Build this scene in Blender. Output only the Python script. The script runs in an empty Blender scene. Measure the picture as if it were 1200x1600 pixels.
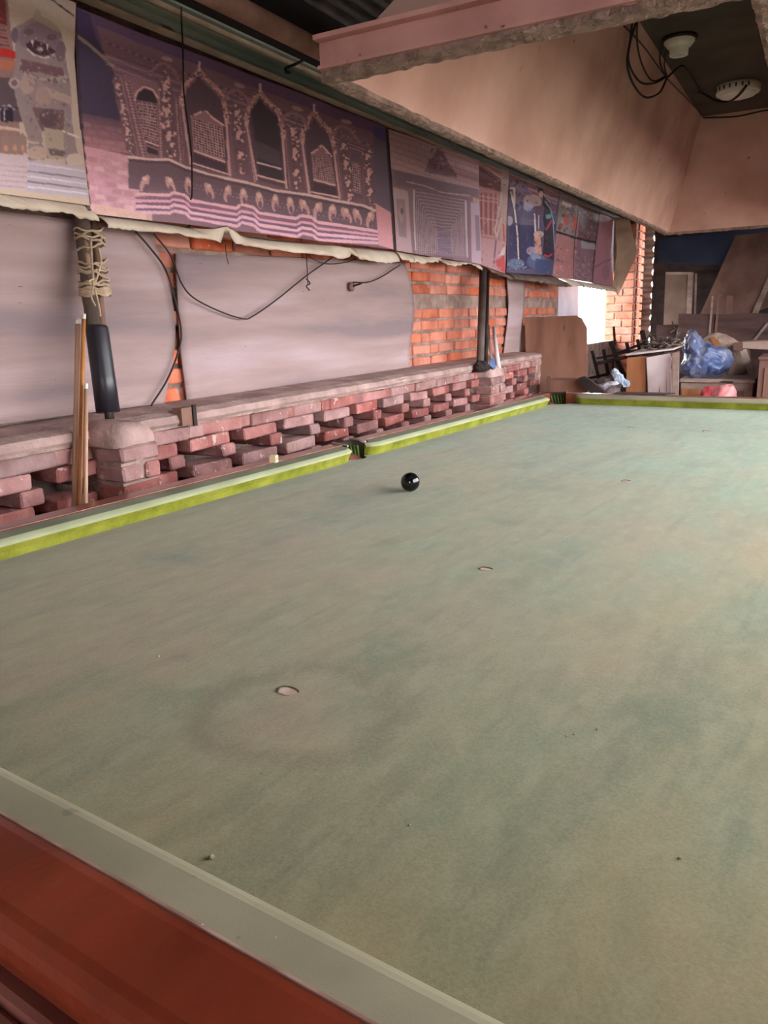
import bpy, bmesh, math, random
import numpy as np
from mathutils import Vector, Matrix, noise as mnoise
random.seed(7); np.random.seed(7)
scene = bpy.context.scene
COL = scene.collection

# ------------------------------------------------------------------ camera, sky, sun, exposure
CAM = np.array([0.5867, -0.4059, 1.3108])           # metres; x away from the poster wall, y along the room, z up
YAW, PITCH, ROLL, FOC = -0.592, -0.244, -0.0316, 1206.04
TABLE_YAW = -0.0799                                  # the table stands a little askew in the room
def _axes():
    y = YAW - TABLE_YAW
    f = np.array([math.sin(y)*math.cos(PITCH), math.cos(y)*math.cos(PITCH), math.sin(PITCH)])
    r = np.array([math.cos(y), -math.sin(y), 0.0]); u = np.cross(r, f)
    return np.array([math.cos(ROLL)*r+math.sin(ROLL)*u, -math.sin(ROLL)*r+math.cos(ROLL)*u, f])
AX = _axes()
cam_data = bpy.data.cameras.new('camera'); cam = bpy.data.objects.new('camera', cam_data); COL.objects.link(cam)
cam_data.sensor_fit = 'VERTICAL'; cam_data.sensor_height = 36.0; cam_data.lens = FOC*36.0/1600.0
cam_data.clip_start = 0.02; cam_data.clip_end = 300
mw = Matrix.Identity(4)
for i in range(3):
    mw[i][0] = AX[0][i]; mw[i][1] = AX[1][i]; mw[i][2] = -AX[2][i]; mw[i][3] = CAM[i]
cam.matrix_world = mw
scene.camera = cam
world = bpy.data.worlds.new('sky'); scene.world = world; world.use_nodes = True
bg = world.node_tree.nodes['Background']; bg.inputs[0].default_value = (0.96, 0.99, 1.0, 1); bg.inputs[1].default_value = 4.2
sun_d = bpy.data.lights.new('sun', 'SUN'); sun_d.energy = 1.5; sun_d.angle = 0.02; sun_d.color = (1.0, 0.93, 0.84)
sun = bpy.data.objects.new('sun', sun_d); COL.objects.link(sun)
sun.rotation_euler = Vector((-0.25, -0.42, -1.0)).to_track_quat('-Z', 'Y').to_euler()
vs = scene.view_settings
vs.view_transform = 'Standard'; vs.look = 'None'; vs.gamma = 1.0; vs.use_curve_mapping = False; vs.exposure = 1.64

def ray(px, py):
    return AX.T @ np.array([(px-600)/FOC, (800-py)/FOC, 1.0])
def PA(px, py, ax, val):                             # where a sight line meets a plane of the room
    d = ray(px, py); t = (val-CAM[ax])/d[ax]; return Vector(CAM+t*d)
def PX(px, py, v): return PA(px, py, 0, v)
def PY(px, py, v): return PA(px, py, 1, v)
def PZ(px, py, v): return PA(px, py, 2, v)

# ------------------------------------------------------------------ helpers
def lin(c):
    o = []
    for v in c[:3]:
        v = v/255.0; o.append(v/12.92 if v <= .04045 else ((v+.055)/1.055)**2.4)
    return (*o, 1.0)
MATS = {}
def mat(name, c1, c2=None, scale=6.0, rough=.8, bump=0.0, bscale=None, metal=0.0, c3=None, stretch=(1, 1, 1), rnd=0.0, spec=.3,
        coord='Object', detail=6.0, lo=.35, hi=.65, trans=0.0, coat=0.0, speck=None):
    if name in MATS: return MATS[name]
    m = bpy.data.materials.new(name); m.use_nodes = True; MATS[name] = m
    nt = m.node_tree; N = nt.nodes; L = nt.links; b = N['Principled BSDF']
    b.inputs['Roughness'].default_value = rough; b.inputs['Metallic'].default_value = metal
    b.inputs['Specular IOR Level'].default_value = spec
    if trans: b.inputs['Transmission Weight'].default_value = trans
    if coat: b.inputs['Coat Weight'].default_value = coat
    c2 = c2 or c1
    tc = N.new('ShaderNodeTexCoord'); mp = N.new('ShaderNodeMapping'); mp.inputs['Scale'].default_value = stretch
    L.new(tc.outputs[coord], mp.inputs['Vector'])
    oi = N.new('ShaderNodeObjectInfo')
    ad = N.new('ShaderNodeVectorMath'); ad.operation = 'ADD'
    ml = N.new('ShaderNodeMath'); ml.operation = 'MULTIPLY'; ml.inputs[1].default_value = 40.0
    L.new(oi.outputs['Random'], ml.inputs[0]); L.new(mp.outputs[0], ad.inputs[0]); L.new(ml.outputs[0], ad.inputs[1])
    ns = N.new('ShaderNodeTexNoise'); ns.inputs['Scale'].default_value = scale; ns.inputs['Detail'].default_value = detail
    L.new(ad.outputs[0], ns.inputs['Vector'])
    rp = N.new('ShaderNodeValToRGB'); e = rp.color_ramp.elements
    e[0].position = lo; e[0].color = lin(c1); e[1].position = hi; e[1].color = lin(c2)
    if c3:
        k = rp.color_ramp.elements.new((lo+hi)/2); k.color = lin(c3)
    L.new(ns.outputs['Fac'], rp.inputs[0]); out = rp.outputs[0]
    if rnd:
        hs = N.new('ShaderNodeHueSaturation'); L.new(out, hs.inputs['Color'])
        mr = N.new('ShaderNodeMapRange'); mr.inputs['To Min'].default_value = 1-rnd; mr.inputs['To Max'].default_value = 1+rnd*.7
        L.new(oi.outputs['Random'], mr.inputs['Value']); L.new(mr.outputs[0], hs.inputs['Value'])
        m2 = N.new('ShaderNodeMath'); m2.operation = 'MULTIPLY'; m2.inputs[1].default_value = 7.31; L.new(oi.outputs['Random'], m2.inputs[0])
        m3 = N.new('ShaderNodeMath'); m3.operation = 'FRACT'; L.new(m2.outputs[0], m3.inputs[0])
        mr2 = N.new('ShaderNodeMapRange'); mr2.inputs['To Min'].default_value = 1-rnd*1.2; mr2.inputs['To Max'].default_value = 1+rnd*.6
        L.new(m3.outputs[0], mr2.inputs['Value']); L.new(mr2.outputs[0], hs.inputs['Saturation']); out = hs.outputs[0]
    if speck:                                         # (colour, scale, threshold): flecks of dust, paint or damage
        n2 = N.new('ShaderNodeTexNoise'); n2.inputs['Scale'].default_value = speck[1]; n2.inputs['Detail'].default_value = 3
        L.new(ad.outputs[0], n2.inputs['Vector'])
        r2 = N.new('ShaderNodeValToRGB'); r2.color_ramp.elements[0].position = speck[2]; r2.color_ramp.elements[1].position = min(1, speck[2]+.04)
        L.new(n2.outputs['Fac'], r2.inputs[0])
        mx = N.new('ShaderNodeMix'); mx.data_type = 'RGBA'; L.new(r2.outputs[0], mx.inputs[0]); L.new(out, mx.inputs[6]); mx.inputs[7].default_value = lin(speck[0]); out = mx.outputs[2]
    L.new(out, b.inputs['Base Color'])
    if bump:
        nb = N.new('ShaderNodeTexNoise'); nb.inputs['Scale'].default_value = bscale or scale*4; nb.inputs['Detail'].default_value = 8
        L.new(ad.outputs[0], nb.inputs['Vector'])
        bp = N.new('ShaderNodeBump'); bp.inputs['Strength'].default_value = bump; bp.inputs['Distance'].default_value = .01
        L.new(nb.outputs['Fac'], bp.inputs['Height']); L.new(bp.outputs[0], b.inputs['Normal'])
    return m

def link(name, me, m=None, parent=None, smooth=False, loc=None):
    o = bpy.data.objects.new(name, me); COL.objects.link(o)
    if m is not None and not me.materials:
        for k in (m if isinstance(m, (list, tuple)) else [m]): me.materials.append(k)
    if smooth: me.polygons.foreach_set('use_smooth', [True]*len(me.polygons))
    if parent is not None: o.parent = parent
    if loc is not None: o.location = loc
    return o
def tag(o, label=None, cat=None, group=None, kind=None):
    if label: o['label'] = label
    if cat: o['category'] = cat
    if group: o['group'] = group
    if kind: o['kind'] = kind
    return o
def empty(name, loc=(0, 0, 0), rz=0.0):
    o = bpy.data.objects.new(name, None); COL.objects.link(o); o.location = loc; o.rotation_euler = (0, 0, rz); o.empty_display_size = .1
    return o
class MB:
    def __init__(s): s.bm = bmesh.new()
    def mesh(s, name='mesh'):
        bmesh.ops.recalc_face_normals(s.bm, faces=s.bm.faces)
        me = bpy.data.meshes.new(name); s.bm.to_mesh(me); s.bm.free(); return me
    def build(s, name, m, parent=None, smooth=False, loc=None):
        return link(name, s.mesh(name), m, parent, smooth, loc)
    def box(s, lo, hi, bev=0.0):
        x0, y0, z0 = lo; x1, y1, z1 = hi
        v = [s.bm.verts.new(p) for p in ((x0,y0,z0),(x1,y0,z0),(x1,y1,z0),(x0,y1,z0),(x0,y0,z1),(x1,y0,z1),(x1,y1,z1),(x0,y1,z1))]
        f = [s.bm.faces.new([v[i] for i in q]) for q in ((0,3,2,1),(4,5,6,7),(0,1,5,4),(1,2,6,5),(2,3,7,6),(3,0,4,7))]
        if bev:
            ed = list({e for k in f for e in k.edges})
            bmesh.ops.bevel(s.bm, geom=ed, offset=bev, segments=2, affect='EDGES', profile=.5)
        return s
    def slab(s, quad, thick, n=None):                 # a polygon given thickness along n (default its normal)
        q = [Vector(p) for p in quad]
        nn = Vector(n).normalized() if n is not None else (q[1]-q[0]).cross(q[2]-q[0]).normalized()
        a = [s.bm.verts.new(p) for p in q]; b = [s.bm.verts.new(p+nn*thick) for p in q]; k = len(q)
        s.bm.faces.new(a); s.bm.faces.new(b[::-1])
        for i in range(k): s.bm.faces.new((a[i], b[i], b[(i+1)%k], a[(i+1)%k]))
        return s
    def bar(s, p, q, w, h, up=(0, 0, 1)):             # rectangular bar from p to q
        p = Vector(p); q = Vector(q); d = (q-p).normalized(); u = Vector(up)
        r = d.cross(u)
        if r.length < 1e-4: r = d.cross(Vector((1, 0, 0)))
        r.normalize(); u = r.cross(d).normalized()
        c = [(-1,-1),(1,-1),(1,1),(-1,1)]
        a = [s.bm.verts.new(p+r*(x*w/2)+u*(y*h/2)) for x, y in c]; b = [s.bm.verts.new(q+r*(x*w/2)+u*(y*h/2)) for x, y in c]
        s.bm.faces.new(a[::-1]); s.bm.faces.new(b)
        for i in range(4): s.bm.faces.new((a[i], a[(i+1)%4], b[(i+1)%4], b[i]))
        return s
    def tube(s, pts, r, n=8, cap=True, r2=None):
        pts = [Vector(p) for p in pts]; rings = []; k = len(pts)
        up = Vector((0, 0, 1)); prev = None
        for i, p in enumerate(pts):
            t = (pts[min(i+1, k-1)]-pts[max(i-1, 0)]).normalized()
            if prev is None:
                a = t.cross(up)
                if a.length < .05: a = t.cross(Vector((1, 0, 0)))
                a.normalize()
            else:
                a = (prev-t*prev.dot(t))
                if a.length < 1e-4: a = t.cross(up)
                a.normalize()
            prev = a; b = t.cross(a)
            rr = (r[i] if isinstance(r, (list, tuple)) else (r if r2 is None else r+(r2-r)*i/(k-1)))
            rings.append([s.bm.verts.new(p+(a*math.cos(2*math.pi*j/n)+b*math.sin(2*math.pi*j/n))*rr) for j in range(n)])
        for i in range(k-1):
            for j in range(n): s.bm.faces.new((rings[i][j], rings[i][(j+1)%n], rings[i+1][(j+1)%n], rings[i+1][j]))
        if cap: s.bm.faces.new(rings[0][::-1]); s.bm.faces.new(rings[-1])
        return s
    def lathe(s, prof, c=(0, 0, 0), n=24, cap=True):  # profile of (radius, z)
        c = Vector(c); rings = []
        for r, z in prof: rings.append([s.bm.verts.new(c+Vector((r*math.cos(2*math.pi*j/n), r*math.sin(2*math.pi*j/n), z))) for j in range(n)])
        for i in range(len(prof)-1):
            for j in range(n): s.bm.faces.new((rings[i][j], rings[i][(j+1)%n], rings[i+1][(j+1)%n], rings[i+1][j]))
        if cap: s.bm.faces.new(rings[0][::-1]); s.bm.faces.new(rings[-1])
        return s
def curve_pts(ctrl, n=24):                            # Catmull-Rom through the given points
    c = [Vector(p) for p in ctrl]; c = [c[0]*2-c[1]]+c+[c[-1]*2-c[-2]]; out = []
    seg = len(c)-3
    for i in range(seg):
        p0, p1, p2, p3 = c[i:i+4]; m = max(2, n//seg)
        for j in range(m):
            t = j/m; out.append(.5*((2*p1)+(p2-p0)*t+(2*p0-5*p1+4*p2-p3)*t*t+(3*p1-p0-3*p2+p3)*t**3))
    out.append(c[-2]); return out
def jitter(bm, amp, fr=8.0, seed=0.0):
    for v in bm.verts:
        q = v.co*fr+Vector((seed, seed*1.7, -seed)); v.co += Vector((mnoise.noise(q+Vector((9.3, -1.5, -7.9))), mnoise.noise(q), mnoise.noise(q+Vector((-3.1, 5.7, 2.2)))))*amp

# ------------------------------------------------------------------ materials
M_CEM = mat('cement_dusty', (150, 122, 118), (188, 156, 150), 9, .95, .5, 60, c3=(168, 138, 133))
M_MORT = mat('mortar', (132, 108, 100), (172, 146, 136), 14, .95, .9, 70)
M_BRICK_O = mat('brick_orange', (186, 98, 74), (218, 132, 106), 8, .92, .5, 60, rnd=.12, speck=((178, 150, 140), 26, .66))
M_BRICK_P = mat('brick_dusty', (136, 84, 80), (176, 122, 118), 9, .95, .6, 60, rnd=.26, speck=((190, 160, 155), 30, .64))
M_SHEET = mat('grey_sheet', (142, 122, 126), (182, 158, 162), 2.2, .85, .25, 60, c3=(166, 140, 138), stretch=(1, .35, 3.2), detail=10, speck=((95, 80, 80), 38, .74))
M_PINK = mat('pink_plaster', (186, 146, 136), (212, 174, 164), 3.5, .85, .35, 30, c3=(200, 160, 148), speck=((160, 128, 116), 24, .72))
M_RIM = mat('pink_paint_rim', (176, 128, 122), (200, 152, 146), 7, .7, .3, 40, speck=((110, 76, 70), 30, .7))
M_ROUGH = mat('rough_cement_edge', (118, 98, 90), (160, 134, 124), 30, .95, 1.0, 90)
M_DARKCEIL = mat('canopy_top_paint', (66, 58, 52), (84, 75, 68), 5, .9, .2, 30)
M_ROOF = mat('roof_sheet_metal', (84, 86, 88), (112, 112, 112), 5, .6, .1, 20, metal=.2)
M_PURLIN = mat('steel_green_grey', (118, 130, 122), (160, 162, 150), 6, .5, .2, 40, c3=(138, 146, 136), stretch=(1, .3, 1), speck=((120, 100, 84), 18, .66))
M_TAN = mat('tan_dusty_steel', (162, 138, 116), (184, 160, 138), 9, .8, .2)
M_PIPE = mat('rusty_brown_pipe', (116, 82, 70), (142, 106, 92), 8, .7, .2, 40)
M_DARK = mat('dark_void_wood', (42, 34, 34), (60, 48, 46), 8, .9, .2)
M_IRON = mat('dark_iron', (38, 30, 30), (62, 50, 48), 14, .65, .3, 50, metal=.4)
M_CREAM = mat('vinyl_back_cream', (220, 198, 178), (240, 222, 204), 7, .6, .15, 30)
M_WOODRED = mat('red_painted_rail', (106, 40, 24), (132, 54, 34), 9, .30, .12, 60, stretch=(1, .4, 1), spec=.5, coat=.5, speck=((176, 130, 118), 46, .735))
M_WOODDUST = mat('dusty_frame_wood', (128, 74, 66), (148, 92, 84), 8, .45, .1, 50)
M_CUE = mat('cue_pale_wood', (168, 128, 104), (190, 150, 124), 3, .45, .05, stretch=(3, 3, .5))
M_CUE_O = mat('cue_orange_wood', (150, 88, 42), (196, 132, 76), 3, .35, .05, stretch=(4, 4, .4))
M_BAMBOO = mat('weathered_bamboo', (70, 58, 52), (108, 92, 82), 8, .8, .4, 50, stretch=(1, 1, .3), speck=((170, 130, 110), 20, .62))
M_ROPE = mat('jute_rope', (176, 150, 124), (204, 180, 154), 30, .95, .3, 120)
M_BLACKPIPE = mat('black_plastic_pipe', (34, 32, 40), (52, 48, 56), 6, .35, .05, spec=.5)
M_WIRE = mat('black_wire', (40, 30, 30), (58, 44, 42), 8, .6)
M_PLY = mat('plywood_brown', (128, 88, 72), (160, 116, 98), 3.2, .75, .15, 30, c3=(146, 102, 84), stretch=(2.2, 2.2, .5), speck=((96, 62, 52), 16, .7))
M_PLYD = mat('plywood_dark', (104, 74, 66), (132, 98, 88), 3.2, .8, .15, 30, stretch=(1.5, 1.5, .6), speck=((160, 130, 120), 20, .72))
M_PLANK = mat('orange_brown_plank', (150, 92, 58), (184, 122, 82), 4, .65, .1, 30, stretch=(3, 3, .4))
M_WHITEBOARD = mat('white_washed_board', (196, 172, 172), (222, 202, 202), 5, .7, .1)
M_GREYWOOD = mat('grey_old_wood', (136, 114, 106), (170, 146, 136), 6, .8, .2, 40, stretch=(1, 3, 3))
M_BLUEBAG = mat('blue_plastic_bag', (78, 96, 146), (150, 146, 160), 7, .3, .6, 16, c3=(108, 116, 152), spec=.5)
M_REDBAG = mat('red_plastic_sack', (196, 60, 64), (216, 150, 152), 5, .45, .5, 16)
M_NAVY = mat('navy_sheet', (20, 24, 44), (32, 42, 66), 2.5, .4, .1, 14)
M_BLACK = mat('gloss_black', (10, 10, 13), (14, 14, 17), 3, .08, 0, spec=.6)
M_WHITE = mat('white_plastic', (214, 206, 198), (226, 218, 210), 5, .4)
M_CARD = mat('cardboard_tan', (142, 116, 104), (176, 150, 136), 4, .9, .2)
M_RAG = mat('grey_rag', (100, 84, 84), (140, 124, 126), 9, .95, .5, 30)
M_FLOOR = mat('floor_cement', (104, 82, 76), (140, 114, 104), 3, .95, .4, 20)
M_OUT = mat('outside_ground', (140, 132, 122), (162, 154, 142), 2, .95)
M_PLAST = mat('white_plastic_sheet', (206, 196, 214), (228, 218, 232), 4, .4, .3, 12, trans=.0)
M_GALV = mat('galvanised_sheet', (112, 118, 118), (160, 164, 162), 5, .35, .1, metal=.7)

# ------------------------------------------------------------------ the setting
WX = -1.5                                            # face of the poster wall
LX = -1.25                                           # face of the lower brick wall under the ledge
Y0, Y1, XR = -2.6, 9.3, 1.85
b = MB(); b.box((WX-.3, Y0-.2, -.12), (XR+.2, Y1+.2, 0)); tag(b.build('floor', M_FLOOR), kind='structure')
b = MB(); b.box((-40, -40, -.4), (40, 40, -.13)); tag(b.build('ground', M_OUT), 'pale concrete ground around the shed', 'ground', kind='structure')

WIN_Y0, WIN_Y1, WIN_Z0, WIN_Z1 = PX(874, 480, WX).y, PX(946, 480, WX-.16).y, 1.0, 1.72
win_top = 1.75
def brick_mesh(L, D, H, seed, rough=.004, bev=.005):
    bm = bmesh.new(); bmesh.ops.create_cube(bm, size=1.0)
    for v in bm.verts: v.co = Vector((v.co.x*D, v.co.y*L, v.co.z*H))
    bmesh.ops.bevel(bm, geom=list(bm.edges), offset=bev, segments=1, affect='EDGES')
    jitter(bm, rough, 22.0, seed)
    me = bpy.data.meshes.new('brick'); bm.to_mesh(me); bm.free(); return me

b = MB()
for (ya, yb, za, zb) in ((Y0, WIN_Y0, 0, 2.62), (WIN_Y1, Y1, 0, 2.62), (WIN_Y0, WIN_Y1, 0, WIN_Z0), (WIN_Y0, WIN_Y1, win_top, 2.62)):
    b.box((WX-.16, ya, za), (WX-.012, yb, zb))
wall_left = tag(b.build('wall_left', M_MORT), kind='structure')
UP = [brick_mesh(.228, .1, .054, 3.1*k) for k in range(6)] + [brick_mesh(.108, .1, .054, 40+k) for k in range(3)]
for me in UP: me.materials.append(M_BRICK_O)
YB0, YB1 = PX(262, 500, WX).y, PX(640, 500, WX).y
YD0, YD1 = PX(785, 500, WX).y, PX(818, 500, WX).y
ZBAND = PX(686, 471, WX).z
z = 1.035; row = 0
while z < 1.70:
    y = 1.55 + (0.12 if row % 2 else 0.0)
    if abs(z+.027-ZBAND) > .03:
        while y < 8.75:
            full = random.random() < .78
            L = .228 if full else .108
            yc = y+L/2
            hid = (1.86 < y-.02 and y+L < YB1-.09 and z+.06 < 1.50) or (y+L < 1.64) or (YD0+.05 < y and y+L < YD1-.03) or (WIN_Y0-.05 < yc < WIN_Y1+.05 and z < win_top)
            inwin = (y+L > WIN_Y0-.001 and y < WIN_Y1+.001)
            if not hid and not inwin:
                o = link('brick', UP[random.randrange(6)] if full else UP[6+random.randrange(3)], None, wall_left)
                o.location = (WX-.05+random.uniform(-.006, .006), yc, z+.027+random.uniform(-.002, .002)); o.rotation_euler = (random.uniform(-.02, .02), random.uniform(-.02, .02), random.uniform(-.015, .015))
            y += L+.013
    z += .0695; row += 1

# lower brick wall: honeycomb courses under a cement ledge
LZ = 1.03
b = MB(); b.box((WX-.02, Y0, 0), (WX+.02, 5.36, LZ-.03)); b.box((WX, Y0, 0), (LX-.006, 5.36, .60)); b.box((WX, 5.25, 0), (LX-.006, 5.36, LZ-.03))
b.box((WX, Y0, .985), (LX-.004, 5.36, LZ-.012))
wall_low = tag(b.build('wall_left_base', M_MORT), kind='structure')
C = .0465; ROWZ = .985
LOWS = [brick_mesh(.205, .115, .0435, 7.7*k, .005) for k in range(6)]; LOWH = [brick_mesh(.075, .215, .0435, 90+k, .005) for k in range(4)]; LOWF = [brick_mesh(.225, .115, .0435, 31*k+2, .004) for k in range(4)]; LOWQ = [brick_mesh(.075, .115, .0435, 51*k+2, .004) for k in range(3)]
for me in LOWS+LOWH+LOWF+LOWQ: me.materials.append(M_BRICK_P)
def low(me, x, y, zz, rz=0.0):
    o = link('brick', me, None, wall_low); o.location = (x+random.uniform(-.006, .006), y+random.uniform(-.006, .006), zz)
    o.rotation_euler = (random.uniform(-.03, .03), random.uniform(-.02, .02), rz+random.uniform(-.04, .04))
PIER1 = (PX(140, 700, LX).y, PX(246, 690, -1.14).y); PIER2 = (PX(747, 600, LX).y, PX(791, 600, -1.165).y)
def in_pier(y): return PIER1[0]+.09 < y < PIER1[1]-.09 or PIER2[0]+.09 < y < PIER2[1]-.09
P_ = .2735
for r in range(8):
    zz = ROWZ-C*(r+.5)
    k = -4
    while True:
        y = 1.71+P_*k; k += 1
        if y > 5.29: break
        if r == 0:
            if not in_pier(y): low(random.choice(LOWF) if k % 3 else random.choice(LOWS), LX-.058, y, zz)
            if k % 3 == 0 or True: pass
        elif r % 2 == 1:
            yy = y-.035
            if not in_pier(yy-.03): low(random.choice(LOWS), LX-.058, yy-.03, zz)
        else:
            yy = y+.035
            if not in_pier(yy): low(random.choice(LOWH), LX-.108, yy, zz)
    # quoins that fill joints of the top course
    if r == 0:
        for k in range(-4, 14):
            y = 1.71+P_*(k+.5)
            if not in_pier(y) and y < 5.25: low(random.choice(LOWQ), LX-.062, y-.0, zz)
# two squat brick piers standing out of the lower wall
def pier(y0, y1, xf, ztop, rows, nm):
    b = MB(); b.box((LX-.1, y0+.012, 0), (xf-.012, y1-.012, ztop-.05)); core = b.build('pier_core', M_MORT, wall_low)
    L = y1-y0
    for r in range(rows):
        zz = ztop-.052-.0565*(r+.5)
        if r % 2 == 0: spans = [(0, 1.0)]
        else: spans = [(0, .56), (.58, 1.0)]
        for a, c in spans:
            me = brick_mesh(L*(c-a)-.012, .115, .048, 5+r*3+a*9, .005, .007); me.materials.append(M_BRICK_P)
            o = link('brick', me, None, wall_low); o.location = (xf-.055, y0+L*(a+c)/2, zz); o.rotation_euler = (0, 0, random.uniform(-.03, .03))
        me = brick_mesh(.075, .13, .048, 60+r, .005, .007); me.materials.append(M_BRICK_P)
        if LX-.05 < xf-.19: pass
    # rounded mound of cement on top
    b = MB(); n = 10
    rings = []
    for i in range(n+1):
        s = i/n; rr = math.cos(s*math.pi/2)**.5 if i < n else 0.02
        rings.append([b.bm.verts.new(((LX-.09+xf)/2+(xf-LX+.09)/2*1.0*rr*max(-1, min(1, 1.25*math.cos(t))), (y0+y1)/2+(L/2)*rr*max(-1, min(1, 1.25*math.sin(t))), ztop-.055+.065*math.sin(s*math.pi/2))) for t in [2*math.pi*j/28 for j in range(28)]])
    for i in range(n):
        for j in range(28): b.bm.faces.new((rings[i][j], rings[i][(j+1)%28], rings[i+1][(j+1)%28], rings[i+1][j]))
    b.bm.faces.new(rings[-1]); jitter(b.bm, .006, 14, 3)
    b.build('cement_mound', M_CEM, wall_low, True)
pier(PIER1[0], PIER1[1], -1.13, 1.035, 6, 'a'); pier(PIER2[0], PIER2[1], -1.165, 1.0, 6, 'b')
# cement ledge
b = MB(); n = 160; prev = None
for i in range(n+1):
    y = Y0+(5.36-Y0)*i/n; j1 = mnoise.noise(Vector((y*5, 0, 0)))*.010; j2 = mnoise.noise(Vector((y*9, 3, 0)))*.008
    ring = [b.bm.verts.new(p) for p in ((WX-.01, y, LZ+.012), (LX-.05+j1, y, LZ+.006+j2*.5), (LX-.005+j1, y, LZ-.006+j2), (LX+.004+j1, y, LZ-.028+j2*.4), (LX-.01, y, LZ-.045+j1*.5), (WX-.01, y, LZ-.045))]
    if prev:
        for k in range(6): b.bm.faces.new((prev[k], prev[(k+1)%6], ring[(k+1)%6], ring[k]))
    else: b.bm.faces.new(ring)
    prev = ring
b.bm.faces.new(prev[::-1]); tag(b.build('trim_1', M_CEM, None, False), kind='structure')

# brick pier beyond the window
fy = WIN_Y1-.03; xl, xr = WX-.02, PY(989, 500, fy).x
b = MB(); b.box((WX-.16, fy+.012, 0), (xr-.012, fy+.4, 2.5)); wall_end = tag(b.build('wall_end_pier', M_MORT), kind='structure')
cl = .088; r = 0; zz = .62
ENDB = {}
while zz < 2.46:
    seq = [(.23, .0), (.115, .24)] if r % 2 == 0 else [(.115, 0.0), (.23, .125)]
    wd = xr-(WX-.16)
    cuts = [0, .62, 1.0] if r % 2 == 0 else [0, .36, 1.0]
    for a, c in zip(cuts[:-1], cuts[1:]):
        key = (r % 2, a)
        if key not in ENDB:
            ENDB[key] = brick_mesh(.11, wd*(c-a)-.014, .072, 4+a*7+r, .005); ENDB[key].materials.append(M_BRICK_O)
        o = link('brick', ENDB[key], None, wall_end); o.location = (WX-.16+wd*(a+c)/2, fy+.05, zz+.036)
    for kk in range(2):
        key = ('s', kk)
        if key not in ENDB: ENDB[key] = brick_mesh(.16, .1, .072, 33+kk, .005); ENDB[key].materials.append(M_BRICK_O)
        o = link('brick', ENDB[key], None, wall_end); o.location = (xr-.045, fy+.2+.17*kk, zz+.036)
    zz += cl; r += 1
# galvanised sheet standing beside it, with daylight behind its edge
def corrugated(name, m, u0, u1, v0, v1, place, pitch=.076, amp=.009, seg=6, parent=None):
    n = int((u1-u0)/pitch*seg); b = MB(); pr = None
    for i in range(n+1):
        u = u0+(u1-u0)*i/n; h = amp*math.cos(2*math.pi*u/pitch)
        cur = [b.bm.verts.new(place(u, v, h)) for v in (v0, v1)]
        if pr: b.bm.faces.new((pr[0], cur[0], cur[1], pr[1]))
        pr = cur
    return b.build(name, m, parent, True)
gx0, gx1 = xr+.0, PY(1019, 450, fy+.49).x
g = corrugated('corrugated_sheet', M_GALV, 0, 2.45, gx0-.12, gx1, lambda u, v, h: (v+h*.4, fy+.49+h, u), .13, .024, 10)
tag(g, 'shiny corrugated metal sheet standing on edge beside the brick pier', 'metal sheet')
# back wall of dark sheet metal (a slit of daylight stays beside the galvanised sheet)
bx0 = PY(1019, 450, Y1).x
wb = corrugated('wall_back', M_DARK, 0, 2.7, bx0, XR+.2, lambda u, v, h: (v, Y1+h, u), .16, .02, 8); tag(wb, kind='structure')
# near wall behind the camera and the open right-hand side: parapet and posts
M_NEARW = mat('near_wall_plaster', (150, 120, 112), (176, 146, 136), 3, .9, .2)
OA, OB = .3, 5.8
b = MB(); b.box((WX-.16, Y0-.15, 0), (.7, Y0, 2.7)); b.box((1.7, Y0-.15, 0), (XR+.15, Y0, 2.7)); b.box((.7, Y0-.15, 2.1), (1.7, Y0, 2.7)); tag(b.build('wall_near', M_NEARW), kind='structure')
b = MB(); b.box((XR, Y0, 0), (XR+.12, OA, 2.78)); b.box((XR, OA, 0), (XR+.12, OB, .93)); b.box((XR, OA, 2.42), (XR+.12, OB, 2.78)); b.box((XR, OB, 0), (XR+.12, Y1, 2.78))
for y in (2.1, 4.0): b.box((XR, y, .93), (XR+.12, y+.10, 2.42))
tag(b.build('wall_right', M_NEARW), kind='structure')

# roof: corrugated sheets on purlins
roof = corrugated('ceiling', M_ROOF, WX-.3, XR+.35, Y0-.4, Y1+.3, lambda u, v, h: (u, v, 2.66+.05*(u+1.5)+h), .076, .014, 6); tag(roof, kind='structure')
b = MB(); xw = -1.42                                  # C-channel purlin along the wall top
for lo, hi in (((xw-.006, -1, 2.260), (xw, 9.2, 2.306)), ((xw-.006, -1, 2.306), (xw+.035, 9.2, 2.311))): b.box(lo, hi)
b.build('purlin', M_PURLIN, roof)
M_LIP = mat('pale_dusty_lip', (178, 158, 138), (202, 182, 162), 9, .7)
b = MB(); b.box((xw-.006, -1, 2.253), (xw+.033, 9.2, 2.259)); b.build('purlin_lip', M_LIP, roof)
b = MB(); b.box((-1.41, -1, 2.312), (-1.375, 9.2, 2.330)); b.build('dusty_batten', M_TAN, roof)
b = MB(); b.box((-1.40, -1, 2.331), (-1.355, 9.2, 2.395)); b.build('purlin', M_PURLIN, roof)
b = MB(); b.box((-1.40, -1, 2.396), (-1.335, 9.2, 2.408)); b.build('purlin_lip', M_TAN, roof)
b = MB(); b.tube([(-.9, -1.5, 2.160), (-.9, 2.6, 2.152), (-.9, 9.2, 2.150)], .030, 14); b.build('roof_pipe', M_PIPE, roof, True)
b = MB(); b.box((-1.13, -.5, 2.22), (-.98, 9.2, 2.32)); b.build('gap_shade_bar', mat('gap_shade', (20, 16, 16), (30, 24, 23), 8, .9), roof)  # near-black bar standing in for the shade in the gap behind the pipe
hk = PX(447, 106, -1.33)
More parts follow.
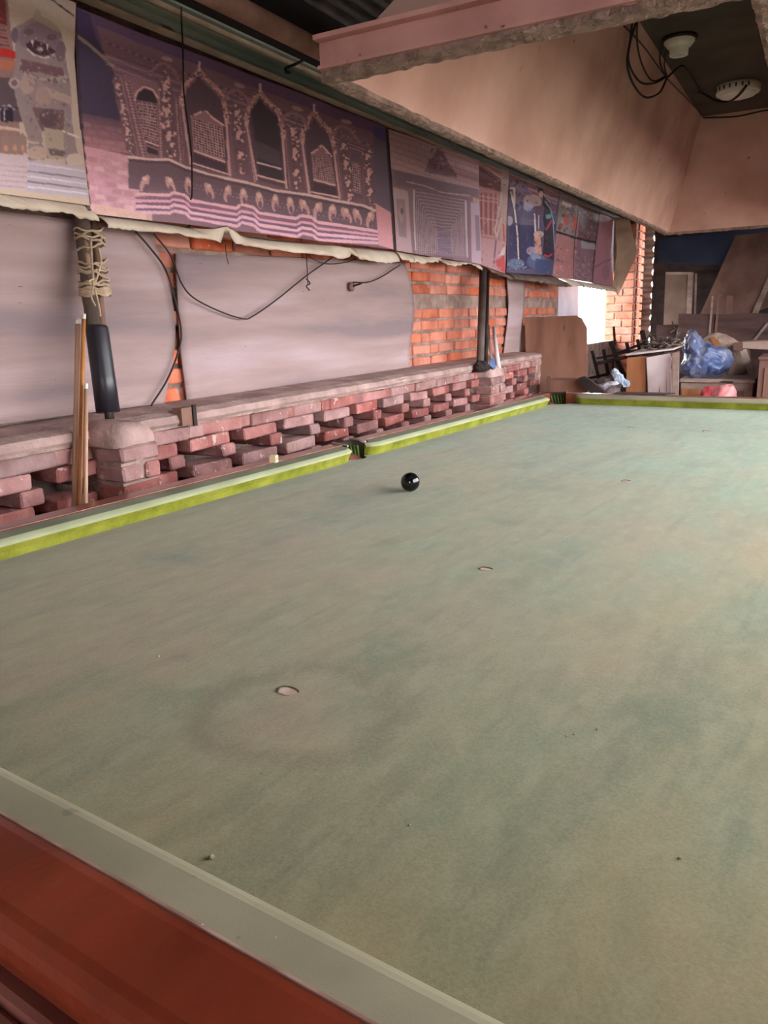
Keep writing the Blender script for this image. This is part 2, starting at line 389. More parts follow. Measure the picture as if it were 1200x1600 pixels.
b = MB(); b.tube(curve_pts([hk+Vector((.02, .10, .05)), hk+Vector((.01, .04, .018)), hk, hk+Vector((.0, .0, -.014)), hk+Vector((0, .02, -.012))], 16), .006, 6); b.build('iron_hook', M_IRON, roof, True)

# ------------------------------------------------------------------ light canopy over the table
HB = 1.75; HX0, HX1, HY0, HY1 = -.252, .452, .945, 4.60
HT = 2.30; TX0, TX1, TY0, TY1 = -.075, .36, 1.55, 4.33
hood = empty('light_canopy', (0, 0, 0)); tag(hood, 'pink plastered light canopy hanging like a hood above the snooker table', 'light canopy')
th = .02
def panel(name, q, m, out):
    b = MB(); b.slab(q, th, out); return b.build(name, m, hood)
A0, A1, A2, A3 = (HX0, HY0, HB), (HX1, HY0, HB), (HX1, HY1, HB), (HX0, HY1, HB)
B0, B1, B2, B3 = (TX0, TY0, HT), (TX1, TY0, HT), (TX1, TY1, HT), (TX0, TY1, HT)
panel('side_panel', (A0, A3, B3, B0), M_PINK, (-1, 0, .3)); panel('side_panel', (A1, A2, B2, B1), M_PINK, (1, 0, .3))
panel('end_panel', (A3, A2, B2, B3), M_PINK, (0, 1, .3)); panel('end_panel', (A0, A1, B1, B0), M_PINK, (0, -1, .3))
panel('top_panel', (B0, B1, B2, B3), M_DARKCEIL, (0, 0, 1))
def rim(p, q, out, nm):
    p = Vector(p); q = Vector(q); o = Vector(out)
    b = MB(); b.bar(p+o*.012+Vector((0, 0, .03)), q+o*.012+Vector((0, 0, .03)), .024, .05)
    b.bar(p+o*.02+Vector((0, 0, .055)), q+o*.02+Vector((0, 0, .055)), .05, .008); b.bar(p+o*.016+Vector((0, 0, .009)), q+o*.016+Vector((0, 0, .009)), .034, .006)
    b.build('rim', M_RIM, hood)
rim((HX0-.008, HY0-.006, HB), (HX1+.02, HY0-.006, HB), (0, -1, 0), 'n')
for (p, q, w) in (((HX0-.006, HY0-.006, HB), (HX1+.02, HY0-.006, HB), .05), ((HX0-.012, HY0, HB), (HX0-.012, HY1, HB), .03), ((HX1+.018, HY0, HB), (HX1+.018, HY1, HB), .035), ((HX0-.03, HY1+.01, HB), (HX1+.03, HY1+.01, HB), .03)):
    p = Vector(p); q = Vector(q); n = 120; b = MB(); d = (q-p).normalized(); sd = d.cross(Vector((0, 0, 1))); pr = None
    for i in range(n+1):
        c_ = p.lerp(q, i/n); ring = []
        for k, (a_, h_) in enumerate(((-.5, .006), (-.5, -.004), (-.2, -.007), (.2, -.007), (.5, -.004), (.5, .006))):
            nn = mnoise.noise(Vector((c_.x*40+k, c_.y*40, 1.0)))*.0035; ring.append(b.bm.verts.new(c_+sd*(a_*w+nn*1.2)+Vector((0, 0, h_+nn*(h_ < 0)))))
        if pr:
            for k in range(6): b.bm.faces.new((pr[k], pr[(k+1) % 6], ring[(k+1) % 6], ring[k]))
        else: b.bm.faces.new(ring)
        pr = ring
    b.bm.faces.new(pr[::-1]); b.build('rough_edge', M_ROUGH, hood)
# hangers up to the roof
for (x, y) in ((TX0+.05, TY0+.2), (TX1-.05, TY0+.2), (TX0+.05, TY1-.2), (TX1-.05, TY1-.2)):
    b = MB(); b.tube([(x, y, HT), (x, y, 2.70+.03*x)], .008, 8); b.build('hanger_rod', M_IRON, hood)
# fittings under the canopy top
def at_top(px, py, dz=0.0):                           # a point dz inside the canopy along a sight line from below
    d = ray(px, py); best = 1e9
    for (pt, nv) in ((B0, Vector((0, 0, -1))), (A0, (Vector(A3)-Vector(A0)).cross(Vector(B0)-Vector(A0))), (A2, (Vector(A3)-Vector(A2)).cross(Vector(B2)-Vector(A2)))):
        nv = nv.normalized(); den = nv.dot(Vector(d)); t_ = nv.dot(Vector(pt)-Vector(CAM))/den if abs(den) > 1e-6 else 1e9
        if 0 < t_ < best: best = t_
    return Vector(CAM+d*(best-dz/d[2] if False else best*(1-dz/3.2)))
lp = PZ(1153, 143, HT-.03)
t = empty('led_ceiling_light', (lp.x, lp.y, HT)); tag(t, 'round white slotted ceiling light, switched off, in the canopy corner', 'ceiling light')
b = MB(); b.lathe([(.02, 0), (.088, 0), (.094, -.006), (.094, -.034), (.090, -.04), (.078, -.04)], n=40); hs_ = b.build('housing', M_WHITE, t, True)
b = MB(); b.lathe([(.078, -.038), (.074, -.05), (.05, -.056), (.0005, -.058)], n=40); b.build('diffuser', mat('led_diffuser', (226, 224, 220), None, 4, .35), t, True)
for k in range(8):
    a = math.pi*(1.05+k*.09)
    b = MB(); c, s = math.cos(a), math.sin(a); b.bar((c*.0945, s*.0945, -.012), (c*.0945, s*.0945, -.028), .006, .003, (c, s, 0)); b.build('slot', M_DARK, hs_)
bp_ = PZ(1062, 58, HT)
t = empty('bulb_holder', (bp_.x, bp_.y, HT)); tag(t, 'white tapering lamp holder without bulb under the canopy top', 'lamp holder')
b = MB(); b.lathe([(.062, 0), (.064, -.006), (.062, -.012), (.01, -.012)], n=32); b.build('base_plate', M_IRON, t, True)
b = MB(); b.lathe([(.054, -.006), (.055, -.018), (.042, -.034), (.034, -.038), (.033, -.062), (.026, -.063), (.026, -.04)], n=32, cap=False); b.build('socket', M_WHITE, t, True)
WR = mat('canopy_cable', (18, 15, 15), (26, 22, 22), 6, .5)
def cable(label, pix, dz, r, parent=None, name='electric_cable'):
    pts = [at_top(x, y, d) for (x, y), d in zip(pix, dz)]
    b = MB(); b.tube(curve_pts(pts, 12*len(pts)), r, 6); o = b.build(name, WR, None, True)
    return tag(o, label, 'cable')
cable('black cable loop drooping deepest under the canopy side', [(990, 18), (985, 60), (980, 100), (990, 132), (1008, 152), (1030, 145), (1042, 122)], [.01, .06, .10, .13, .15, .14, .1], .004)
cable('black cable running in a shallow loop beside the deepest one', [(998, 20), (984, 70), (983, 100), (1000, 128), (1022, 130), (1042, 120)], [.01, .06, .09, .11, .11, .1], .004)
cable('black cable hanging close under the lamp holder', [(996, 25), (996, 70), (1005, 105), (1020, 126), (1042, 118)], [.01, .04, .07, .09, .1], .003)
cable('thin black cable curving from the lamp holder base', [(1045, 58), (1033, 75), (1032, 100), (1042, 120), (1038, 100), (1045, 62)], [.01, .05, .08, .1, .08, .01], .003)
cable('taut black cable linking the lamp holder to the ceiling light', [(1042, 122), (1058, 107), (1068, 104), (1080, 120), (1095, 145)], [.1, .09, .08, .08, .06], .004)
cable('thick taped black cable leading into the round ceiling light', [(1092, 143), (1105, 150), (1120, 158), (1140, 158), (1155, 148), (1166, 134)], [.06, .09, .14, .185, .19, .15], .006)
cable('long straight wire along the canopy corner', [(968, 34), (1005, 72), (1042, 122), (1075, 156), (1098, 180)], [.005, .03, .10, .05, .02], .0025)
cable('two wires strung along the far canopy edge', [(1098, 184), (1150, 182), (1200, 172), (1260, 168)], [.03, .02, .02, .02], .004)
w1 = Vector((HX0+.05, HY1-.09, 2.02)); 
q1, q2 = PY(1075, 216, 4.40), PY(1210, 207, 4.40)
b = MB(); b.tube([q1, q2], .003, 6); tag(b.build('electric_cable', WR, None, True), 'thin dark wire stretched across the far canopy panel', 'cable')

# ------------------------------------------------------------------ grey sheets on the wall
def sheet(left, right, X, label, rows=26, cols=26, wav=.004, seed=0.0, lift=None):
    Lp = curve_pts([PX(*q, X) for q in left], rows); Rp = curve_pts([PX(*q, X) for q in right], rows)
    n = min(len(Lp), len(Rp)); b = MB(); g = []
    for i in range(n):
        a = Lp[int(i*(len(Lp)-1)/(n-1))]; c = Rp[int(i*(len(Rp)-1)/(n-1))]; rowv = []
        for j in range(cols+1):
            s = j/cols; p = a.lerp(c, s); p.x += wav*mnoise.noise(Vector((p.y*2.5, p.z*3, seed)))+(lift(s, i/(n-1)) if lift else 0)
            rowv.append(p)
        g.append(rowv)
    F = [[b.bm.verts.new(p) for p in r] for r in g]; K = [[b.bm.verts.new(p-Vector((.006, 0, 0))) for p in r] for r in g]
    R, Cn = len(g), cols+1
    for i in range(R-1):
        for j in range(Cn-1):
            b.bm.faces.new((F[i][j], F[i+1][j], F[i+1][j+1], F[i][j+1])); b.bm.faces.new((K[i][j], K[i][j+1], K[i+1][j+1], K[i+1][j]))
    for i in range(R-1):
        for j in (0, Cn-1): b.bm.faces.new((F[i][j], F[i+1][j], K[i+1][j], K[i][j]))
    for j in range(Cn-1):
        for i in (0, R-1): b.bm.faces.new((F[i][j], F[i][j+1], K[i][j+1], K[i][j]))
    o = b.build('grey_sheet', M_SHEET, None, True); tag(o, label, 'wall sheet', 'grey sheets on the brick wall'); return o
sheet([(-140, 312), (-140, 500), (-140, 680)], [(236, 358), (255, 420), (268, 470), (273, 515), (270, 560), (262, 600), (257, 630)], WX+.02, 'grey wall sheet with a bowed edge behind the bamboo pole', seed=1, lift=lambda s, t: .02*max(0, s-.8)*math.sin(t*3.1))
sheet([(275, 396), (279, 470), (284, 550), (290, 600), (293, 627)], [(632, 409), (642, 440), (648, 480), (644, 520), (640, 550), (642, 578)], WX+.022, 'large grey wall sheet with a slack wire hanging across it', cols=40, seed=5)
sheet([(792, 428), (795, 480), (790, 530), (786, 563)], [(821, 434), (819, 480), (815, 520), (811, 560)], WX+.02, 'narrow grey wall sheet beside the leaning plywood', cols=8, seed=9)

# ------------------------------------------------------------------ printed banners (prints are colour on a fine mesh)
BX = -1.40
class Canvas:
    def __init__(s, corners, nw, nh, base):
        s.q = [PX(*c, BX) for c in corners]            # TL TR BR BL on the banner plane
        ys = [p.y for p in s.q]; zs = [p.z for p in s.q]
        s.y0, s.y1, s.z0, s.z1 = min(ys)-.02, max(ys)+.02, min(zs)-.02, max(zs)+.02
        s.w, s.h = nw, nh
        s.a = np.zeros((nh, nw, 3)); s.a[:] = base
    def pt(s, p):
        v = PX(p[0], p[1], BX); return ((v.y-s.y0)/(s.y1-s.y0)*s.w, (s.z1-v.z)/(s.z1-s.z0)*s.h)
    def poly(s, pts, col, al=1.0, soft=None):
        P = np.array([s.pt(p) for p in pts]); x0, y0 = np.floor(P.min(0)).astype(int); x1, y1 = np.ceil(P.max(0)).astype(int)+1
        x0, y0 = max(x0, 0), max(y0, 0); x1, y1 = min(x1, s.w), min(y1, s.h)
        if x1 <= x0 or y1 <= y0: return
        X, Y = np.meshgrid(np.arange(x0, x1)+.5, np.arange(y0, y1)+.5); ins = np.zeros(X.shape, bool); n = len(P)
        for i in range(n):
            xa, ya = P[i]; xb, yb = P[(i+1) % n]
            if ya == yb: continue
            c = ((ya > Y) != (yb > Y)) & (X < (xb-xa)*(Y-ya)/(yb-ya)+xa); ins ^= c
        reg = s.a[y0:y1, x0:x1]; reg[ins] = reg[ins]*(1-al)+np.array(col)*al
    def line(s, pts, wid, col, al=1.0):                # wid in photo pixels
        for a, c in zip(pts[:-1], pts[1:]):
            d = np.array([c[0]-a[0], c[1]-a[1]], float); L = np.hypot(*d)
            if L < .01: continue
            n = np.array([-d[1], d[0]])/L*wid/2; a = np.array(a); c = np.array(c)
            s.poly([a+n, c+n, c-n, a-n], col, al)
    def ell(s, c, rx, ry, col, al=1.0, rot=0.0):
        k = 16; s.poly([(c[0]+rx*math.cos(t)*math.cos(rot)-ry*math.sin(t)*math.sin(rot), c[1]+rx*math.cos(t)*math.sin(rot)+ry*math.sin(t)*math.cos(rot)) for t in [2*math.pi*i/k for i in range(k)]], col, al)
    def blur(s, n=1):
        for _ in range(n):
            a = s.a; p = np.pad(a, ((1, 1), (1, 1), (0, 0)), 'edge')
            s.a = (p[1:-1, 1:-1]*2+p[:-2, 1:-1]+p[2:, 1:-1]+p[1:-1, :-2]+p[1:-1, 2:])/6
    def noise(s, amp, cell=1):
        n = np.random.randn(s.h//cell+2, s.w//cell+2, 1); n = np.repeat(np.repeat(n, cell, 0), cell, 1)[:s.h, :s.w]; s.a = s.a*(1+amp*n)
    def fleck(s, pts_box, cols, k, sz):                # scattered carving-like flecks inside a pixel quad
        q = pts_box
        for _ in range(k):
            u, v = random.random(), random.random()
            x = (q[0][0]*(1-u)+q[1][0]*u)*(1-v)+(q[3][0]*(1-u)+q[2][0]*u)*v; y = (q[0][1]*(1-u)+q[1][1]*u)*(1-v)+(q[3][1]*(1-u)+q[2][1]*u)*v
            s.ell((x, y), sz*random.uniform(.4, 1), sz*random.uniform(.3, .9), random.choice(cols), random.uniform(.4, .9), random.uniform(0, 3))
def lin_np(a):
    a = np.clip(a/255.0, 0, 1); return np.where(a <= .04045, a/12.92, ((a+.055)/1.055)**2.4)
mp = bpy.data.materials.new('vinyl_print'); mp.use_nodes = True
_b = mp.node_tree.nodes['Principled BSDF']; _b.inputs['Roughness'].default_value = .45; _b.inputs['Specular IOR Level'].default_value = .35
_a = mp.node_tree.nodes.new('ShaderNodeVertexColor'); _a.layer_name = 'print'; mp.node_tree.links.new(_a.outputs[0], _b.inputs['Base Color'])
def banner(cv, nu, nv, label, wav=.006, seed=0.0, dx=None, gain=1.0, haze=0.0):
    q = [np.array(p) for p in cv.q]
    u, v = np.meshgrid(np.linspace(0, 1, nu), np.linspace(0, 1, nv)); u = u[..., None]; v = v[..., None]
    P = (q[0]*(1-u)+q[1]*u)*(1-v)+(q[3]*(1-u)+q[2]*u)*v
    ix = np.clip(((P[..., 1]-cv.y0)/(cv.y1-cv.y0)*cv.w).astype(int), 0, cv.w-1); iy = np.clip(((cv.z1-P[..., 2])/(cv.z1-cv.z0)*cv.h).astype(int), 0, cv.h-1)
    colr = lin_np((cv.a[iy, ix]*(1-haze)+np.array((176, 146, 152))*haze)*gain)  # haze mixes light reflected off the vinyl into the print colours
    Y, Z = P[..., 1], P[..., 2]
    P[..., 0] += wav*(np.sin(Y*5.1+seed)*np.sin(Z*4+seed*2)+.5*np.sin(Y*11+Z*7+seed))
    if dx is not None: P[..., 0] += dx(u[..., 0], v[..., 0])
    me = bpy.data.meshes.new('banner'); nvt = nu*nv
    idx = np.arange(nvt).reshape(nv, nu); f = np.stack([idx[:-1, :-1], idx[1:, :-1], idx[1:, 1:], idx[:-1, 1:]], -1).reshape(-1, 4)
    me.vertices.add(nvt); me.vertices.foreach_set('co', P.reshape(-1)); me.loops.add(f.size); me.loops.foreach_set('vertex_index', f.reshape(-1).astype(np.int32))
    me.polygons.add(len(f)); me.polygons.foreach_set('loop_start', np.arange(0, f.size, 4, dtype=np.int32)); me.update(calc_edges=True)
    at = me.color_attributes.new('print', 'FLOAT_COLOR', 'POINT'); cc = np.ones((nvt, 4)); cc[:, :3] = colr.reshape(-1, 3); at.data.foreach_set('color', cc.reshape(-1))
    me.materials.append(mp); me.polygons.foreach_set('use_smooth', np.ones(len(f), bool))
    root = empty('wall_banner', (BX, float(q[3][1]), float(q[3][2]))); tag(root, label, 'banner', 'printed banners along the wall')
    o = link('print', me, None, None); o.parent = root; o.matrix_parent_inverse = Matrix.Translation(root.location).inverted()
    return root, P
def hem(root, top, bot, label=None, m=None, out=.03, seed=0.0, notch=()):   # torn, curling lower border
    T = curve_pts([PX(*p, BX) for p in top], 90); Bt = curve_pts([PX(*p, BX) for p in bot], 90); n = min(len(T), len(Bt)); b = MB(); g = []
    for i in range(n):
        s = i/(n-1); t = T[int(s*(len(T)-1))]; c = Bt[int(s*(len(Bt)-1))].copy()
        c.z += .010*mnoise.noise(Vector((c.y*14, seed, 0)))+.006*mnoise.noise(Vector((c.y*45, seed, 2)))
        for (yy, w, d) in notch:
            k = abs(c.y-yy)/w
            if k < 1: c.z += d*(1-k)
        r = []
        for j in range(6):
            k = j/5; p = t.lerp(c, k); p.x += out*math.sin(k*1.9)+.012*k*mnoise.noise(Vector((p.y*9, k*2, seed))); r.append(b.bm.verts.new(p))
        g.append(r)
    for i in range(n-1):
        for j in range(5): b.bm.faces.new((g[i][j], g[i+1][j], g[i+1][j+1], g[i][j+1]))
    o = b.build('torn_hem', m or M_CREAM, root, True); o.matrix_parent_inverse = Matrix.Translation(root.location).inverted()
    sm = o.modifiers.new('thick', 'SOLIDIFY'); sm.thickness = .002
    return o
def mixc(a, c, t): return tuple(a[i]*(1-t)+c[i]*t for i in range(3))
def bil(q, s, t): return ((q[0][0]*(1-s)+q[1][0]*s)*(1-t)+(q[3][0]*(1-s)+q[2][0]*s)*t, (q[0][1]*(1-s)+q[1][1]*s)*(1-t)+(q[3][1]*(1-s)+q[2][1]*s)*t)

# banner with a stone guardian statue and a temple
c = Canvas([(-150, -95), (113, 6), (134, 322), (-150, 283)], 330, 330, (196, 172, 160))
c.poly([(-150, -95), (8, -30), (22, 85), (28, 210), (40, 300), (-150, 283)], (150, 112, 108))
c.poly([(-60, -60), (5, -20), (12, 40), (-60, 10)], (120, 60, 62))
for k in range(14): c.line([(-60, -10+k*7), (0+k*1.6, 12+k*6)], 2.2, (170, 70, 72) if k % 2 else (96, 50, 56))
c.poly([(-60, 62), (24, 80), (25, 92), (-60, 78)], (196, 48, 44)); c.poly([(-60, 92), (25, 95), (18, 110), (-60, 104)], (190, 110, 86))
c.poly([(-60, 120), (20, 122), (30, 160), (32, 192), (-60, 180)], (92, 74, 84))
for x in (-40, -18, 4, 12): c.poly([(x-6, 190), (x-6, 174), (x, 168), (x+6, 174), (x+6, 192)], (44, 36, 50)); c.line([(x-8, 190), (x-8, 172), (x, 165), (x+8, 172)], 2, (190, 170, 180))
c.line([(-60, 192), (34, 205)], 5, (200, 176, 160)); c.line([(-60, 165), (28, 170)], 2, (60, 48, 60))
for x in (-30, -10, 6, 20, 32): c.poly([(x-7, 238), (x-7, 215), (x, 208), (x+6, 216), (x+6, 240)], (150, 120, 116)); c.ell((x, 232), 3, 5, (196, 140, 120))
c.poly([(-150, 226), (42, 244), (42, 306), (-150, 290)], (202, 178, 186)); c.poly([(40, 250), (127, 262), (132, 312), (36, 302)], (190, 174, 188))
for k, yy in enumerate((256, 268, 276, 284, 292)): c.line([(38, yy), (130, yy+12)], 2.0, (122, 106, 124) if k % 2 else (224, 208, 214))
for k in range(6): c.line([(-100, 250+k*8), (38, 262+k*8)], 1.2, (176, 140, 150))
# statue
ST = (152, 130, 132)
c.poly([(24, 42), (40, 34), (60, 22), (82, 34), (98, 60), (104, 85), (112, 135), (112, 190), (120, 250), (98, 258), (96, 215), (80, 208), (62, 205), (66, 250), (42, 252), (40, 215), (26, 170), (18, 130), (24, 92)], ST)
c.poly([(12, 22), (24, 46), (22, 60), (18, 40)], (186, 168, 164)); c.ell((58, 24), 6, 9, (150, 126, 136))
c.ell((64, 58), 34, 24, (136, 112, 122)); c.poly([(42, 68), (54, 62), (76, 68), (90, 80), (84, 87), (60, 87), (46, 80)], (70, 48, 58)); c.line([(44, 76), (56, 86), (72, 90), (88, 84)], 3, (214, 190, 184))
c.ell((65, 76), 5, 3.5, (206, 180, 176)); c.poly([(50, 62), (55, 62), (53, 73)], (222, 204, 196)); c.poly([(74, 68), (79, 69), (76, 78)], (222, 204, 196))
c.ell((46, 50), 8, 5, (112, 88, 100)); c.ell((82, 58), 8, 5, (112, 88, 100)); c.ell((24, 55), 6, 12, (116, 96, 110)); c.ell((97, 80), 8, 16, (116, 92, 104), .8)
c.poly([(34, 92), (100, 106), (104, 124), (64, 112), (30, 112)], (120, 84, 92)); c.line([(36, 112), (52, 120), (66, 124), (92, 122), (108, 118)], 4, (176, 150, 142)); c.fleck([(30, 108), (108, 116), (110, 132), (34, 126)], [(92, 70, 76), (190, 164, 156)], 40, 3)
c.ell((21, 130), 9, 9, (180, 154, 152)); c.ell((21, 130), 5, 5, (120, 96, 104)); c.ell((42, 132), 12, 16, (176, 148, 142)); c.ell((68, 150), 14, 16, (170, 140, 134)); c.poly([(72, 136), (112, 150), (114, 165), (80, 152)], (180, 150, 142))
c.poly([(48, 168), (100, 172), (98, 205), (62, 205)], (116, 88, 92)); c.ell((75, 185), 16, 14, (98, 74, 80)); c.poly([(66, 200), (98, 204), (96, 250), (68, 248)], (176, 156, 140)); c.poly([(72, 232), (98, 236), (98, 246), (74, 243)], (108, 92, 96))
c.ell((54, 240), 15, 11, (190, 162, 150)); c.ell((114, 250), 15, 10, (204, 180, 172)); c.line([(40, 222), (64, 226)], 3, (206, 180, 166)); c.line([(96, 205), (122, 215)], 3, (220, 198, 186))
c.fleck([(24, 40), (104, 60), (116, 250), (40, 250)], [(118, 96, 104), (176, 152, 150), (140, 112, 116)], 160, 3)
c.poly([(6, -20), (60, 10), (116, 52), (115, 62), (60, 34), (8, 0)], (190, 168, 140), .55); c.line([(70, -6), (112, 26)], 2, (60, 48, 46))
c.poly([(-150, 276), (134, 312), (134, 324), (-150, 285)], (206, 180, 160))
c.noise(.025); c.blur(1)
r1, _ = banner(c, 230, 230, 'printed banner showing a stone guardian statue before a temple', gain=1.12, haze=.06, seed=1.0, dx=lambda u, v: .02*np.maximum(0, .25-v)*4*u+.012*v*v)
hem(r1, [(-150, 281), (0, 302), (134, 320)], [(-150, 310), (0, 325), (80, 333), (147, 346)], seed=2, out=.02)

# banner with the carved wooden windows
c = Canvas([(114, 10), (606, 199), (614, 391), (132, 334)], 620, 380, (112, 82, 94))
PK, PL, DK, VD = (172, 124, 130), (206, 160, 162), (80, 60, 70), (54, 42, 52)
c.poly([(114, 10), (606, 199), (606, 226), (114, 60)], (92, 68, 96)); c.poly([(150, 40), (600, 215), (600, 245), (165, 95)], (118, 86, 98))
c.poly([(114, 30), (140, 42), (176, 112), (186, 170), (194, 236), (118, 215)], (60, 50, 70)); c.poly([(114, 10), (140, 24), (150, 65), (114, 55)], (66, 52, 86))
for k in range(12): c.poly([(118+k*.5, 175+k*4.2), (188+k*.6, 190+k*4.2), (190+k*.6, 240), (120+k*.5, 230)], mixc((92, 66, 78), (148, 100, 108), k/11))
c.poly([(125, 226), (198, 244), (212, 300), (222, 345), (132, 334)], (186, 136, 150))
for k in range(13):
    for j in range(5):
        x = 126+j*18+(k % 2)*9; y = 190+k*11.0+j*3.2
        if x < 200+(k-4)*2: c.poly([(x, y), (x+15, y+2.6), (x+15.5, y+10), (x+.5, y+7.4)], random.choice([(206, 160, 172), (176, 124, 140), (196, 142, 164), (214, 176, 178), (164, 112, 124)]), .55 if k > 4 else .18)
c.poly([(135, 318), (230, 334), (230, 347), (133, 336)], (200, 166, 150), .7)
c.line([(114, 52), (140, 72), (176, 104)], 5, (150, 128, 110), .8)
for k in range(5): c.line([(158+k*2, 80+k*7), (250, 112+k*7), (420, 172+k*4), (600, 244+k*2)], 1.6, PK if k % 2 else DK, .7)
for k in range(70): x = 165+k*6.2; c.ell((x, 66+(x-165)*.392), 2, 2, (74, 52, 76) if k % 2 else (150, 112, 130), .7)
def lattice(q, nx, ny, al=1.0):
    c.poly([bil(q, 0, 0), bil(q, 1, 0), bil(q, 1, 1), bil(q, 0, 1)], (176, 134, 138), al)
    for i in range(nx):
        for j in range(ny):
            s0, s1, t0, t1 = (i+.22)/nx, (i+.82)/nx, (j+.2)/ny, (j+.8)/ny; c.poly([bil(q, s0, t0), bil(q, s1, t0), bil(q, s1, t1), bil(q, s0, t1)], VD)
def arch(pts, wid, colr, k=40): 
    c.line(pts, wid, colr); 
    for _ in range(k):
        i = random.randrange(len(pts)-1); t = random.random(); p = (pts[i][0]*(1-t)+pts[i+1][0]*t, pts[i][1]*(1-t)+pts[i+1][1]*t)
        c.ell((p[0]+random.uniform(-wid/2, wid/2), p[1]+random.uniform(-wid/2, wid/2)), 1.8, 1.5, random.choice([PL, DK, (206, 164, 160)]), .8)
def column(xt, yt, xb, yb, w):
    c.poly([(xt-w*.6, yt+5), (xt, yt-2), (xt+w*.6, yt+6), (xb+w*.75, yb), (xb-w*.75, yb-4)], (104, 76, 84))
    for k in range(64):
        t = random.random(); x = xt+(xb-xt)*t+random.gauss(0, w*.26); y = yt+(yb-yt)*t
        c.ell((x, y), w*random.uniform(.08, .24), w*random.uniform(.06, .18), random.choice([PL, PL, DK, (210, 170, 168), (92, 66, 76)]), .9, random.uniform(0, 3))
    for t, hh in ((.12, 5), (.42, 8), (.72, 6)):
        x = xt+(xb-xt)*t; y = yt+(yb-yt)*t; c.ell((x, y), w*.28, hh, (200, 158, 158), .9, random.uniform(-.3, .3)); c.ell((x+w*.2, y+hh*.5), w*.14, hh*.5, DK, .85); c.line([(x-w*.3, y+hh), (x+w*.35, y-hh*.4)], 2, PL, .9)
def strip(a, d, w):
    c.line([a, d], w, (146, 104, 110)); n = 26
    for k in range(n):
        t = (k+.5)/n; c.ell((a[0]+(d[0]-a[0])*t, a[1]+(d[1]-a[1])*t), w*.34, 1.6, DK, .75); c.ell((a[0]+(d[0]-a[0])*t-w*.3, a[1]+(d[1]-a[1])*t+1.5), w*.2, 1.2, (198, 156, 156), .8)
# left small window
c.poly([(190, 115), (250, 132), (250, 250), (228, 254)], (128, 92, 100)); strip((182, 118), (208, 250), 11); strip((198, 128), (224, 254), 9); strip((250, 138), (249, 246), 7)
c.poly([(209, 156), (213, 146), (224, 139), (236, 143), (243, 154), (243, 232), (224, 226)], VD); lattice([(210, 157), (243, 162), (243, 226), (222, 218)], 8, 13); c.line([(208, 158), (212, 144), (224, 136), (238, 140), (246, 154)], 3, PL)
c.line([(222, 221), (243, 229)], 3, PL); c.poly([(224, 230), (242, 236), (242, 244), (226, 240)], VD)
for (a, d, w) in (((259, 122), (262, 250), 17), ((368, 164), (376, 274), 15), ((458, 196), (466, 298), 14), ((536, 216), (544, 314), 12), ((573, 234), (578, 326), 11), ((180, 120), (202, 240), 11)): column(a[0], a[1], d[0], d[1], w)
for (a, d) in (((277, 152), (280, 254)), ((385, 186), (398, 284)), ((349, 180), (356, 278)), ((444, 204), (450, 294)), ((473, 212), (484, 304)), ((522, 228), (528, 312))): strip(a, d, 7)
# three arched windows
def big(lx, ly, ax, ay, rx, ry, lb, rb, opening=False, hint=0.0):
    L0, R0 = (lx, ly), (rx, ry)
    ins = [(lx+4, ly+2), (lx+8, (ly+ay)/2+12), (ax-6, ay+24), (ax, ay+16), (ax+7, ay+26), (rx-9, (ry+ay)/2+12), (rx-4, ry)]
    c.poly(ins+[rb, lb], (84, 64, 74))
    if opening:
        c.poly([(lx+10, ly+4)]+ins[1:6]+[(rx-5, ry+4), (rb[0]-5, rb[1]-10), (lb[0]+4, lb[1]-8)], (60, 50, 58)); c.poly([(lx+12, ly+34), (rx-5, ry+34), (rx-4, ry+58), (lx+15, ly+62)], (84, 72, 82), .7)
        c.line([(lx+15, ly+70), (rx-3, ry+62)], 3, (196, 172, 176)); c.line([(lb[0], lb[1]-8), (rb[0], rb[1]-8)], 3, PL)
    else:
        tl, tr = (lx+13, ly+30), (rx-5, ry+16); bl, br = (lb[0]+6, lb[1]-22), (rb[0]-6, rb[1]-22)
        c.poly([(tl[0], tl[1]), ((tl[0]*2+tr[0])/3, tl[1]-6), ((tl[0]+tr[0])/2, (tl[1]+tr[1])/2-14), ((tl[0]+2*tr[0])/3, tr[1]-12), tr, br, bl], (140, 102, 108)); lattice([(tl[0]+3, tl[1]+2), (tr[0]-2, tr[1]+2), (br[0], br[1]-4), (bl[0], bl[1]-4)], 11, 12)
        arch([tl, ((tl[0]*2+tr[0])/3, tl[1]-7), ((tl[0]+tr[0])/2, (tl[1]+tr[1])/2-15), ((tl[0]+2*tr[0])/3, tr[1]-12), tr], 3, PL, 14)
        c.line([bl, br], 3, PL); c.poly([(bl[0], bl[1]+4), (br[0], br[1]+4), (br[0], br[1]+16), (bl[0], bl[1]+16)], (70, 52, 62)); c.line([(bl[0]-4, bl[1]+19), (br[0]+4, br[1]+19)], 2.5, PL)
    arch([(lx, ly+14), (lx, ly), (lx+5, (ly+ay)/2+6), (ax-8, ay+15), (ax, ay+6), (ax+9, ay+18), (rx-6, (ry+ay)/2+5), (rx, ry), (rx+1, ry+12)], 7, (172, 126, 124), 70); c.line([(ax, ay+6), (ax, ay-8)], 4, PL)
    c.line([(lx, ly+10), lb], 3.5, PL, .8); c.line([(rx, ry+10), rb], 3.5, PL, .8)
big(284, 152, 311, 104, 352, 180, (294, 258), (356, 276)); big(384, 184, 407, 138, 443, 202, (399, 282), (447, 294), True); big(472, 210, 490, 170, 521, 228, (483, 303), (527, 312))
c.poly([(547, 246), (552, 238), (560, 240), (564, 250), (563, 312), (549, 306)], (96, 74, 84)); lattice([(549, 252), (562, 256), (562, 304), (550, 300)], 4, 12)
